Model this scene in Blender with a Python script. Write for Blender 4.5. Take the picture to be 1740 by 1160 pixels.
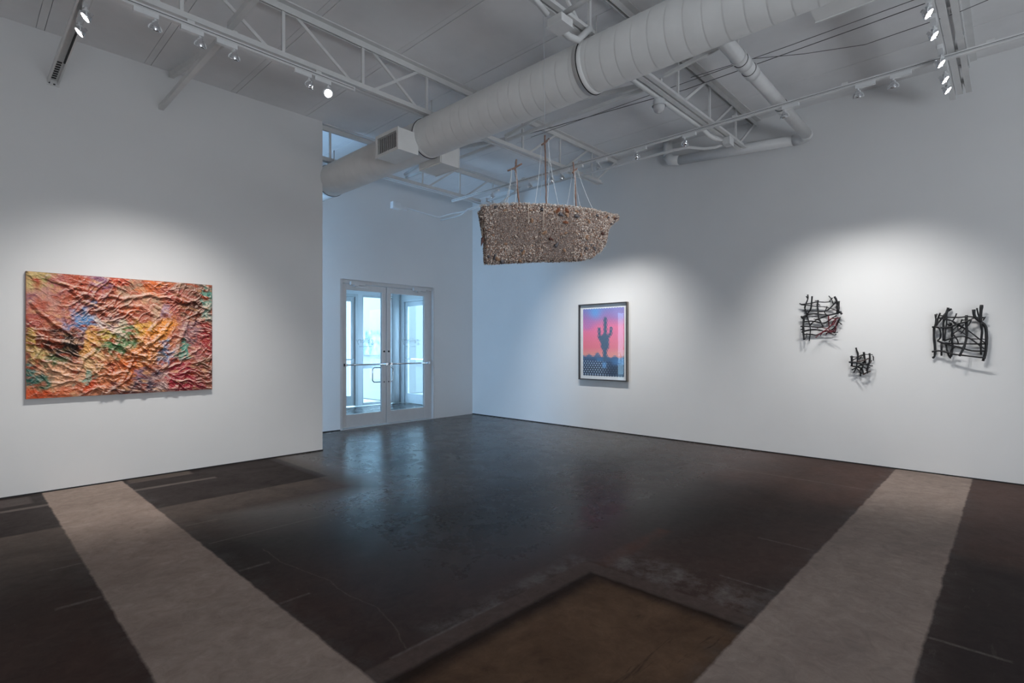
import bpy, bmesh, math, random
import numpy as np
from mathutils import Vector, Matrix

# ------------------------------------------------------------------ clearing
for _o in list(bpy.data.objects):
    bpy.data.objects.remove(_o, do_unlink=True)
S = bpy.context.scene
COL = S.collection

# ------------------------------------------------------------------ camera
CAM_H = 1.35
cam_data = bpy.data.cameras.new('camera')
cam = bpy.data.objects.new('camera', cam_data)
COL.objects.link(cam)
cam_data.sensor_fit = 'HORIZONTAL'
cam_data.sensor_width = 36.0
cam_data.lens = 898.0 / 1740.0 * 36.0
cam_data.shift_y = 8.0 / 1740.0
cam_data.clip_start = 0.05
cam_data.clip_end = 200
cam.location = (0, 0, CAM_H)
cam.rotation_euler = (math.pi / 2, 0, math.radians(43.393 - 90))
S.camera = cam

# ------------------------------------------------------------------ world, exposure
S.view_settings.view_transform = 'Standard'
S.view_settings.look = 'None'
S.view_settings.gamma = 1.0
S.view_settings.use_curve_mapping = False
S.view_settings.exposure = 0.12
world = bpy.data.worlds.new('daylight')
S.world = world
world.use_nodes = True
bgn = world.node_tree.nodes['Background']
bgn.inputs[0].default_value = (0.40, 0.71, 1.0, 1)
bgn.inputs[1].default_value = 8.5


def area(name, loc, target, sx, sy, power, col):
    l = bpy.data.lights.new(name, 'AREA')
    l.shape = 'RECTANGLE'
    l.size = sx
    l.size_y = sy
    l.energy = power
    l.color = col
    o = bpy.data.objects.new(name, l)
    COL.objects.link(o)
    o.location = loc
    o.rotation_euler = (Vector(target) - Vector(loc)).to_track_quat('-Z', 'Y').to_euler()
    return o


# added fill light behind the camera, in front of the solid rear wall
area('rear_fill', (1.8, -4.95, 0.95), (2.4, 1.0, 4.2), 6.0, 1.7, 312, (0.86, 0.93, 1.0))
# daylight through the glazed passage behind the partition and through the entrance
area('passage_daylight', (-0.1, 7.79, 1.25), (4.2, 6.4, 0.3), 1.3, 2.0, 215, (0.36, 0.64, 1.0))


# ------------------------------------------------------------------ helpers
def srgb(r, g, b):
    def f(c):
        c /= 255.0
        return c / 12.92 if c <= 0.04045 else ((c + 0.055) / 1.055) ** 2.4
    return (f(r), f(g), f(b), 1.0)


class NT:
    """Small builder for node materials."""
    def __init__(self, name):
        self.m = bpy.data.materials.new(name)
        self.m.use_nodes = True
        self.t = self.m.node_tree
        self.b = self.t.nodes['Principled BSDF']

    def n(self, typ, **kw):
        nd = self.t.nodes.new(typ)
        for k, v in kw.items():
            setattr(nd, k, v)
        return nd

    def put(self, sock, v):
        if hasattr(v, 'is_linked') or isinstance(v, bpy.types.NodeSocket):
            self.t.links.new(v, sock)
        else:
            sock.default_value = v

    def math(self, op, a, b=0.0, c=0.0, clamp=False):
        nd = self.n('ShaderNodeMath', operation=op, use_clamp=clamp)
        for i, v in enumerate((a, b, c)):
            self.put(nd.inputs[i], v)
        return nd.outputs[0]

    def mix(self, f, a, b, mode='MIX'):
        nd = self.n('ShaderNodeMix', data_type='RGBA', blend_type=mode)
        self.put(nd.inputs[0], f)
        self.put(nd.inputs[6], a)
        self.put(nd.inputs[7], b)
        return nd.outputs[2]

    def coord(self):
        return self.n('ShaderNodeTexCoord').outputs['Object']

    def noise(self, vec, scale, detail=4, rough=0.55, stretch=None, dist=0.0):
        if stretch:
            mp = self.n('ShaderNodeMapping')
            self.put(mp.inputs['Vector'], vec)
            mp.inputs['Scale'].default_value = stretch
            vec = mp.outputs[0]
        nd = self.n('ShaderNodeTexNoise')
        self.put(nd.inputs['Vector'], vec)
        nd.inputs['Scale'].default_value = scale
        nd.inputs['Detail'].default_value = detail
        nd.inputs['Roughness'].default_value = rough
        nd.inputs['Distortion'].default_value = dist
        return nd.outputs['Fac']

    def ramp(self, f, lo, hi):
        nd = self.n('ShaderNodeMapRange', clamp=True)
        self.put(nd.inputs[0], f)
        nd.inputs[1].default_value = lo
        nd.inputs[2].default_value = hi
        return nd.outputs[0]

    def bump(self, h, strength, dist):
        nd = self.n('ShaderNodeBump')
        nd.inputs['Strength'].default_value = strength
        nd.inputs['Distance'].default_value = dist
        self.put(nd.inputs['Height'], h)
        self.t.links.new(nd.outputs[0], self.b.inputs['Normal'])


def plain(name, col, rough=0.5, metal=0.0, var=0.06, scale=14.0, bump=0.0, spec=0.5):
    k = NT(name)
    co = k.coord()
    f = k.noise(co, scale)
    c2 = tuple(min(1, c * (1 - var)) for c in col[:3]) + (1,)
    k.put(k.b.inputs['Base Color'], k.mix(k.ramp(f, 0.35, 0.65), col, c2))
    k.b.inputs['Roughness'].default_value = rough
    k.b.inputs['Metallic'].default_value = metal
    k.b.inputs['Specular IOR Level'].default_value = spec
    if bump:
        k.bump(k.noise(co, scale * 12, 3), bump, 0.002)
    return k.m


def glow(name, col, strength):
    k = NT(name)
    k.b.inputs['Base Color'].default_value = (0.9, 0.9, 0.9, 1)
    k.b.inputs['Emission Color'].default_value = col
    k.b.inputs['Emission Strength'].default_value = strength
    return k.m


def glass(name, tint=(0.988, 0.995, 1, 1)):
    k = NT(name)
    t = k.t
    t.nodes.remove(k.b)
    out = [n for n in t.nodes if n.type == 'OUTPUT_MATERIAL'][0]
    tr = k.n('ShaderNodeBsdfTransparent')
    tr.inputs[0].default_value = tint
    gl = k.n('ShaderNodeBsdfGlossy')
    gl.inputs['Roughness'].default_value = 0.0
    lw = k.n('ShaderNodeLayerWeight')
    fac = k.math('MULTIPLY_ADD', k.math('POWER', lw.outputs['Facing'], 5.0), 0.9, 0.024)
    mx = k.n('ShaderNodeMixShader')
    t.links.new(fac, mx.inputs[0])
    t.links.new(tr.outputs[0], mx.inputs[1])
    t.links.new(gl.outputs[0], mx.inputs[2])
    t.links.new(mx.outputs[0], out.inputs[0])
    return k.m


class MB:
    """Collects geometry, links it as one mesh object."""
    def __init__(self):
        self.v, self.f, self.s, self.mi = [], [], [], []

    def box(self, x0, x1, y0, y1, z0, z1, mi=0):
        b = len(self.v)
        self.v += [(x0, y0, z0), (x1, y0, z0), (x1, y1, z0), (x0, y1, z0), (x0, y0, z1), (x1, y0, z1), (x1, y1, z1), (x0, y1, z1)]
        for q in ((3, 2, 1, 0), (4, 5, 6, 7), (0, 1, 5, 4), (1, 2, 6, 5), (2, 3, 7, 6), (3, 0, 4, 7)):
            self.f.append([b + i for i in q]); self.s.append(False); self.mi.append(mi)
        return self

    def obox(self, p, q, w, h, up=(0, 0, 1), mi=0):
        """bar of section w x h from p to q"""
        p, q = Vector(p), Vector(q)
        d = (q - p).normalized()
        u = Vector(up)
        s = d.cross(u)
        if s.length < 1e-4:
            s = d.cross(Vector((1, 0, 0)))
        s.normalize()
        u = s.cross(d).normalized()
        b = len(self.v)
        for e in (p, q):
            for (i, j) in ((-1, -1), (1, -1), (1, 1), (-1, 1)):
                self.v.append(tuple(e + s * (i * w / 2) + u * (j * h / 2)))
        for k in ((0, 1, 2, 3), (7, 6, 5, 4), (0, 4, 5, 1), (1, 5, 6, 2), (2, 6, 7, 3), (3, 7, 4, 0)):
            self.f.append([b + i for i in k]); self.s.append(False); self.mi.append(mi)
        return self

    def tube(self, pts, r, seg=8, caps=True, smooth=True, mi=0):
        pts = [Vector(p) for p in pts]
        n = len(pts)
        rs = r if isinstance(r, (list, tuple)) else [r] * n
        b = len(self.v)
        t0 = (pts[1] - pts[0]).normalized()
        ref = Vector((0, 0, 1)) if abs(t0.z) < 0.9 else Vector((1, 0, 0))
        s = t0.cross(ref).normalized()
        for i, p in enumerate(pts):
            if i == 0:
                t = t0
            elif i == n - 1:
                t = (pts[i] - pts[i - 1]).normalized()
            else:
                t = ((pts[i + 1] - p).normalized() + (p - pts[i - 1]).normalized())
                t = t.normalized() if t.length > 1e-6 else t0
            s = (s - t * s.dot(t))
            s.normalize()
            u = t.cross(s)
            for k in range(seg):
                a = 2 * math.pi * k / seg
                self.v.append(tuple(p + (s * math.cos(a) + u * math.sin(a)) * rs[i]))
        for i in range(n - 1):
            for k in range(seg):
                k2 = (k + 1) % seg
                self.f.append([b + i * seg + k, b + i * seg + k2, b + (i + 1) * seg + k2, b + (i + 1) * seg + k])
                self.s.append(smooth); self.mi.append(mi)
        if caps:
            self.f.append([b + k for k in reversed(range(seg))]); self.s.append(False); self.mi.append(mi)
            self.f.append([b + (n - 1) * seg + k for k in range(seg)]); self.s.append(False); self.mi.append(mi)
        return self

    def lathe(self, prof, seg=24, M=None, smooth=True, mi=0):
        """profile of (r, z) about z, transformed by M"""
        b = len(self.v)
        for (r, z) in prof:
            for k in range(seg):
                a = 2 * math.pi * k / seg
                p = Vector((r * math.cos(a), r * math.sin(a), z))
                self.v.append(tuple(M @ p if M else p))
        for i in range(len(prof) - 1):
            for k in range(seg):
                k2 = (k + 1) % seg
                self.f.append([b + i * seg + k, b + i * seg + k2, b + (i + 1) * seg + k2, b + (i + 1) * seg + k])
                self.s.append(smooth); self.mi.append(mi)
        return self

    def quad(self, a, b_, c, d, mi=0):
        b = len(self.v)
        self.v += [tuple(a), tuple(b_), tuple(c), tuple(d)]
        self.f.append([b, b + 1, b + 2, b + 3]); self.s.append(False); self.mi.append(mi)
        return self

    def mesh(self, name, mats):
        me = bpy.data.meshes.new(name)
        me.from_pydata(self.v, [], self.f)
        for m in (mats if isinstance(mats, (list, tuple)) else [mats]):
            me.materials.append(m)
        me.polygons.foreach_set('use_smooth', self.s)
        me.polygons.foreach_set('material_index', self.mi)
        me.update()
        return me

    def build(self, name, mats, parent=None, bevel=0.0, origin=None):
        if origin is not None:
            ox, oy, oz = origin
            self.v = [(x - ox, y - oy, z - oz) for x, y, z in self.v]
        o = bpy.data.objects.new(name, self.mesh(name, mats))
        COL.objects.link(o)
        if origin is not None:
            o.location = origin
        if parent:
            o.parent = parent
        if bevel:
            bv = o.modifiers.new('bevel', 'BEVEL')
            bv.width = bevel
            bv.segments = 2
            bv.limit_method = 'ANGLE'
        return o


def empty(name, loc=(0, 0, 0), rz=0.0):
    o = bpy.data.objects.new(name, None)
    o.empty_display_size = 0.1
    COL.objects.link(o)
    o.location = loc
    o.rotation_euler = (0, 0, rz)
    return o


def tag(o, label=None, cat=None, group=None, kind=None):
    for k, v in (('label', label), ('category', cat), ('group', group), ('kind', kind)):
        if v:
            o[k] = v
    return o


def place(name, me, parent, loc=(0, 0, 0)):
    o = bpy.data.objects.new(name, me)
    COL.objects.link(o)
    o.parent = parent
    o.location = loc
    return o


def wide(o):
    return tag(o, kind='structure')


# ------------------------------------------------------------------ materials
WALL = plain('wall_paint', (0.78, 0.78, 0.78, 1), 0.75, var=0.025, scale=1.5, bump=0.06, spec=0.25)
CEIL = plain('ceiling_paint', (0.87, 0.87, 0.875, 1), 0.8, var=0.05, scale=3.0, bump=0.12, spec=0.2)
STEEL = plain('painted_steel', (0.74, 0.74, 0.735, 1), 0.5, var=0.06, scale=9, bump=0.05)
DUCT = plain('duct_paint', (0.80, 0.80, 0.79, 1), 0.5, var=0.05, scale=6, bump=0.04)
PVC = plain('pipe_paint', (0.78, 0.78, 0.78, 1), 0.42, var=0.04)
DARK = plain('dark_gap', (0.015, 0.015, 0.016, 1), 0.7)
RUBBER = plain('dark_cable', (0.10, 0.10, 0.105, 1), 0.6)
WHITEP = plain('white_plastic', (0.82, 0.83, 0.84, 1), 0.35)
CHROME = plain('chrome', (0.86, 0.87, 0.9, 1), 0.08, 1.0)
ALU = plain('anodised_aluminium', (0.66, 0.645, 0.64, 1), 0.42, 0.35, var=0.04)
ALUW = plain('pale_aluminium', (0.66, 0.67, 0.68, 1), 0.4, 0.3, var=0.04)
GLASS = glass('clear_glass')


def vinyl():
    k = NT('frosted_white_vinyl')
    out = [n for n in k.t.nodes if n.type == 'OUTPUT_MATERIAL'][0]
    tl = k.n('ShaderNodeBsdfTranslucent')
    tl.inputs[0].default_value = (0.9, 0.92, 0.95, 1)
    k.b.inputs['Base Color'].default_value = (0.85, 0.87, 0.9, 1)
    mx = k.n('ShaderNodeMixShader')
    mx.inputs[0].default_value = 0.6
    k.t.links.new(k.b.outputs[0], mx.inputs[1])
    k.t.links.new(tl.outputs[0], mx.inputs[2])
    tr = k.n('ShaderNodeBsdfTransparent')
    m2 = k.n('ShaderNodeMixShader')
    m2.inputs[0].default_value = 0.5
    k.t.links.new(mx.outputs[0], m2.inputs[1])
    k.t.links.new(tr.outputs[0], m2.inputs[2])
    k.t.links.new(m2.outputs[0], out.inputs[0])
    return k.m


VINYL = vinyl()
LAMP_ON = glow('lamp_face_lit', (1, 0.98, 0.95, 1), 14.0)
LAMP_OFF = plain('lamp_face', (0.75, 0.76, 0.78, 1), 0.15)


def floor_material():
    k = NT('stained_concrete')
    co = k.coord()
    n1 = k.n('ShaderNodeTexNoise'); k.put(n1.inputs['Vector'], co)
    n1.inputs['Scale'].default_value = 7; n1.inputs['Detail'].default_value = 6
    n1.inputs['Roughness'].default_value = 0.65
    w = k.n('ShaderNodeVectorMath', operation='MULTIPLY_ADD')
    k.put(w.inputs[0], n1.outputs['Color'])
    w.inputs[1].default_value = (0.034, 0.034, 0)
    k.put(w.inputs[2], co)
    sep = k.n('ShaderNodeSeparateXYZ'); k.put(sep.inputs[0], w.outputs[0])
    X = k.math('SUBTRACT', sep.outputs[0], 0.017)
    Y = k.math('SUBTRACT', sep.outputs[1], 0.017)
    s2 = k.n('ShaderNodeSeparateXYZ'); k.put(s2.inputs[0], co)
    RX, RY = s2.outputs[0], s2.outputs[1]

    def rect(x0, x1, y0, y1, soft=0.02, raw=False):
        a, b = (RX, RY) if raw else (X, Y)
        m = None
        for v, e, sg in ((a, x0, 1), (a, x1, -1), (b, y0, 1), (b, y1, -1)):
            d = k.math('SUBTRACT', v, e) if sg > 0 else k.math('SUBTRACT', e, v)
            d = k.math('MULTIPLY_ADD', d, 1 / soft, 0.5, clamp=True)
            m = d if m is None else k.math('MINIMUM', m, d)
        return m

    big = k.ramp(k.noise(co, 0.75, 4, 0.6), 0.36, 0.66)
    mid = k.ramp(k.noise(co, 2.6, 7, 0.68, dist=0.6), 0.3, 0.72)
    fine = k.ramp(k.noise(co, 26, 6, 0.7), 0.28, 0.75)
    streak = k.ramp(k.noise(co, 5, 5, 0.6, stretch=(0.35, 2.2, 1)), 0.35, 0.7)
    c = k.mix(mid, (0.030, 0.0245, 0.023, 1), (0.060, 0.053, 0.050, 1))
    # redder, drier slab towards the near left and along the right wall
    red = k.math('MAXIMUM', k.ramp(k.math('SUBTRACT', 3.6, k.math('MULTIPLY_ADD', RX, 0.55, RY)), -0.9, 0.5),
                 rect(4.6, 7.3, -1.5, 3.0, 1.4))
    c = k.mix(k.math('MULTIPLY', red, k.math('MULTIPLY_ADD', big, 0.5, 0.4)), c, (0.1023, 0.0589, 0.0481, 1))
    # paler bay by the partition, with the black slab laid over it
    c = k.mix(k.math('MULTIPLY', rect(-1.2, 2.95, 4.1, 6.6, 0.7), k.math('MULTIPLY_ADD', mid, 0.5, 0.4)), c, (0.1736, 0.1348, 0.1147, 1))
    c = k.mix(k.math('MULTIPLY', rect(-1.2, 2.68, 5.17, 6.52, 0.03), k.math('MULTIPLY_ADD', mid, 0.25, 0.72)), c, (0.0326, 0.0256, 0.0256, 1))
    c = k.mix(k.math('MULTIPLY', rect(-1.2, 1.86, 5.93, 6.0, 0.02), 0.7), c, (0.2015, 0.1705, 0.1519, 1))
    c = k.mix(k.math('MULTIPLY', rect(-1.2, 0.47, 6.12, 6.42, 0.03), 0.6), c, (0.1550, 0.1287, 0.1193, 1))
    c = k.mix(k.math('MULTIPLY', rect(1.2, 1.75, 6.30, 6.5, 0.03), 0.6), c, (0.1860, 0.1473, 0.1240, 1))
    # dark bay behind the right strip and a second one in front of it
    c = k.mix(k.math('MULTIPLY', rect(-2, 4.4, -1.2, 0.3, 0.3), 0.8), c, (0.0310, 0.0248, 0.0248, 1))
    c = k.mix(k.math('MULTIPLY', rect(4.9, 7.2, -1.2, 0.3, 0.4), 0.6), c, (0.1085, 0.0713, 0.0620, 1))
    # bleached scrapes around the brown patch
    haze = k.ramp(k.noise(w.outputs[0], 5, 7, 0.75), 0.42, 0.7)
    c = k.mix(k.math('MULTIPLY', rect(2.72, 3.05, 0.95, 1.85, 0.16), k.math('MULTIPLY', haze, 0.6)), c, (0.3100, 0.2790, 0.2558, 1))
    c = k.mix(k.math('MULTIPLY', rect(1.55, 2.75, 1.92, 2.05, 0.09), k.math('MULTIPLY', haze, 0.6)), c, (0.2635, 0.2402, 0.2170, 1))
    c = k.mix(k.math('MULTIPLY', rect(2.7, 3.6, 1.80, 1.90, 0.05), k.math('MULTIPLY', mid, 0.9)), c, (0.1318, 0.0558, 0.0372, 1))
    # band and varnished brown patch
    c = k.mix(k.math('MULTIPLY', rect(1.1, 2.74, 0.9, 1.95, 0.015, True), 0.92), c, k.mix(fine, (0.1023, 0.0728, 0.0636, 1), (0.1364, 0.0992, 0.0853, 1)))
    c = k.mix(rect(1.1, 2.61, 0.9, 1.815, 0.02), c, k.mix(k.math('MULTIPLY', mid, 0.85), (0.185, 0.112, 0.070, 1), (0.075, 0.045, 0.031, 1)))
    edge = k.math('SUBTRACT', rect(1.1, 2.62, 0.9, 1.83, 0.03), rect(1.1, 2.56, 0.9, 1.74, 0.09))
    c = k.mix(k.math('MULTIPLY', edge, 0.85, clamp=True), c, (0.0217, 0.0155, 0.0139, 1))
    # two trowelled infill strips
    sc = k.mix(mid, (0.3845, 0.2933, 0.2479, 1), (0.5478, 0.4318, 0.3676, 1))
    sc = k.mix(k.math('MULTIPLY', fine, 0.35), sc, (0.3076, 0.2381, 0.2024, 1))
    sc = k.mix(k.math('MULTIPLY', streak, 0.3), sc, (0.3268, 0.2702, 0.2395, 1))
    stl = rect(0.56, 1.165, -1.0, 6.6, 0.014)
    strr = rect(-1.0, 7.3, 0.29, 0.925, 0.014)
    halo = k.math('MAXIMUM', rect(0.52, 1.22, 0.2, 6.6, 0.14), rect(0.9, 7.3, 0.25, 0.97, 0.12))
    c = k.mix(k.math('MULTIPLY', halo, k.math('MULTIPLY', haze, 0.55)), c, (0.1318, 0.1271, 0.1240, 1))
    strip = k.math('MAXIMUM', stl, strr)
    sc = k.mix(k.math('MULTIPLY', big, 0.45), sc, (0.17, 0.135, 0.115, 1))
    sc = k.mix(k.math('MULTIPLY', k.math('SUBTRACT', 1.0, stl), 0.22), sc, (0.10, 0.09, 0.088, 1))
    c = k.mix(strip, c, sc)
    # saw-cut lines and hairline cracks
    ln = None
    for (x0, x1, y0, y1) in ((1.2, 2.75, 3.98, 3.995), (1.2, 1.42, 4.5, 4.52), (0.4, 0.56, 4.2, 4.22), (1.18, 1.36, 3.36, 3.385), (1.18, 1.34, 2.78, 2.8), (0.36, 0.55, 3.55, 3.58),
                             (3.1, 3.115, 0.95, 1.25), (3.9, 3.915, 0.95, 1.3), (3.1, 3.12, 0.0, 0.28), (1.3, 2.0, 1.945, 1.96), (5.9, 5.915, 1.0, 3.4)):
        r = rect(x0, x1, y0, y1, 0.012, True)
        ln = r if ln is None else k.math('MAXIMUM', ln, r)
    c = k.mix(k.math('MULTIPLY', ln, k.math('MULTIPLY', fine, 0.5)), c, (0.3100, 0.2712, 0.2480, 1))
    pl = ((1.42, 3.62), (1.41, 3.31), (1.49, 2.86), (1.47, 2.62), (1.51, 2.39), (1.46, 2.16), (1.39, 1.97))
    crack = None
    for (xa, ya), (xb, yb) in zip(pl[:-1], pl[1:]):
        dx, dy = xb - xa, yb - ya
        L2 = dx * dx + dy * dy
        tt = k.math('ADD', k.math('MULTIPLY', k.math('SUBTRACT', X, xa), dx / L2), k.math('MULTIPLY', k.math('SUBTRACT', Y, ya), dy / L2), clamp=True)
        ex = k.math('SUBTRACT', k.math('SUBTRACT', X, xa), k.math('MULTIPLY', tt, dx))
        ey = k.math('SUBTRACT', k.math('SUBTRACT', Y, ya), k.math('MULTIPLY', tt, dy))
        dd = k.math('SQRT', k.math('MULTIPLY_ADD', ex, ex, k.math('MULTIPLY', ey, ey)))
        r = k.ramp(dd, 0.006, 0.001)
        crack = r if crack is None else k.math('MAXIMUM', crack, r)
    c = k.mix(k.math('MULTIPLY', crack, k.math('MULTIPLY', fine, 0.8)), c, (0.17, 0.13, 0.11, 1))
    mott = k.ramp(k.noise(co, 11, 8, 0.75, dist=0.8), 0.34, 0.66)
    c = k.mix(k.math('MULTIPLY_ADD', mott, -0.42, 0.42), c, k.mix(1.0, c, (0.42, 0.40, 0.40, 1), 'MULTIPLY'))
    scuff = k.ramp(k.noise(co, 16, 7, 0.8, stretch=(0.25, 1.6, 1), dist=0.5), 0.60, 0.75)
    c = k.mix(k.math('MULTIPLY', scuff, 0.22), c, (0.21, 0.18, 0.16, 1))
    spots = k.ramp(k.noise(co, 90, 2, 0.5), 0.74, 0.78)
    c = k.mix(k.math('MULTIPLY', spots, 0.35), c, (0.3720, 0.3410, 0.3100, 1))
    # dark marks across the brown patch
    mk = k.ramp(k.noise(co, 3.4, 5, 0.7, stretch=(0.5, 3.2, 1), dist=1.0), 0.60, 0.72)
    c = k.mix(k.math('MULTIPLY', k.math('MULTIPLY', mk, rect(1.1, 2.6, 0.9, 1.8, 0.05)), 0.8), c, (0.0186, 0.0139, 0.0124, 1))
    k.put(k.b.inputs['Base Color'], c)
    rough = k.math('MULTIPLY_ADD', mid, 0.12, 0.19)
    rough = k.math('MULTIPLY_ADD', fine, 0.06, rough)
    rough = k.math('MULTIPLY_ADD', strip, 0.26, rough)
    rough = k.math('MULTIPLY_ADD', rect(1.1, 2.75, 0.9, 1.95, 0.03), 0.16, rough)
    polish = k.math('MULTIPLY', k.math('MINIMUM', rect(1.7, 7.6, 2.0, 12.0, 0.8), k.math('SUBTRACT', 1.0, rect(-2, 2.75, 4.5, 6.7, 0.35))), k.math('SUBTRACT', 1.0, strip))
    rough = k.math('MULTIPLY_ADD', k.math('SUBTRACT', 1.0, polish), 0.22, rough)
    k.put(k.b.inputs['Roughness'], rough)
    k.put(k.b.inputs['Specular IOR Level'], k.math('MULTIPLY_ADD', polish, k.math('MULTIPLY_ADD', k.ramp(RY, 3.4, 6.4), 0.46, 0.05), 0.02))
    h = k.math('MULTIPLY_ADD', k.noise(co, 9, 5, 0.6), 1.0, k.math('MULTIPLY', k.noise(co, 55, 4, 0.6), 0.25))
    k.bump(h, 0.045, 0.008)
    return k.m


FLOOR = floor_material()

# ------------------------------------------------------------------ the room
XR, YB, YL, ZC = 7.13, 7.83, 6.49, 4.26
XL, YF = -1.0, -5.0
wide(MB().box(-1.3, 12.0, -7.3, 10.62, -0.2, 0.0).build('floor', FLOOR))

# ceiling: a deck above recessed panels and cover strips
ceil = wide(MB().box(XL - 0.2, XR + 0.2, YF - 0.2, YB + 0.2, ZC + 0.016, ZC + 0.14).build('ceiling', CEIL))
rows = [YF, -1.755, 0.33, 2.415, 4.50, 6.585, YB]
xk = [-0.28 + 0.83 * k for k in range(-1, 10)]
pm = {}
for i in range(len(rows) - 1):
    y0, y1 = rows[i] + 0.002, rows[i + 1] - 0.002
    for j, x in enumerate(xk):
        a, b = max(XL, x + 0.0315), min(XR, x + 0.83 - 0.0315)
        if b - a > 0.05:
            MB().box(a, b, y0, y1, ZC, ZC + 0.018).build('panel', CEIL, ceil)
        a, b = max(XL, x - 0.0275), min(XR, x + 0.0275)
        if b - a > 0.02:
            MB().box(a, b, y0, y1, ZC + 0.002, ZC + 0.018).build('cover_strip', CEIL, ceil)

wide(MB().box(XR, XR + 0.2, YF - 0.2, YB + 0.2, 0, ZC).build('wall_right', WALL))
wide(MB().box(XL, 3.29, YL, YL + 0.17, 0, ZC).build('wall_left', WALL))
# back wall with the entrance (4.27..6.17) and the passage door (0.75..1.7)
D0, D1, DT = 4.268, 6.171, 2.437
b = MB()
b.box(XL, -0.85, YB, YB + 0.2, 0, ZC).box(0.62, 0.75, YB, YB + 0.2, 0, ZC).box(-0.85, 0.62, YB, YB + 0.2, 2.5, ZC).box(1.7, D0, YB, YB + 0.2, 0, ZC).box(D1, XR, YB, YB + 0.2, 0, ZC)
b.box(0.75, 1.7, YB, YB + 0.2, 2.45, ZC).box(D0, D1, YB, YB + 0.2, DT, ZC)
wide(b.build('wall_back', WALL))
wide(MB().box(XL - 0.2, XL, YF - 0.2, YB + 0.2, 0, ZC).build('wall_side', WALL))
wide(MB().box(XL, XR, YF - 0.2, YF, 0, ZC).build('wall_rear', WALL))
# thin scotia line where the walls meet the floor
for nm, args in (('baseboard_right', (XR - 0.006, XR, YF, YB, 0, 0.012)), ('baseboard_left', (XL, 3.296, YL - 0.006, YL, 0, 0.012)),
                 ('baseboard_back', (1.7, D0, YB - 0.006, YB, 0, 0.012))):
    wide(MB().box(*args).build(nm, DARK))

# ------------------------------------------------------------------ glazed doors
PULL_PTS = [(0, 0, 0), (0, 0.05, 0), (0, 0.062, -0.012), (0, 0.062, -0.2), (0, 0.05, -0.212), (0, 0, -0.212)]


def letters(text, size, loc, parent):
    cu = bpy.data.curves.new('lettering', 'FONT')
    cu.body = text
    cu.size = size
    cu.extrude = 0.0004
    cu.align_x = 'CENTER'
    cu.materials.append(VINYL)
    o = bpy.data.objects.new('lettering', cu)
    COL.objects.link(o)
    o.parent = parent
    o.location = loc
    o.rotation_euler = (math.pi / 2, 0, math.pi)
    return o


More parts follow.
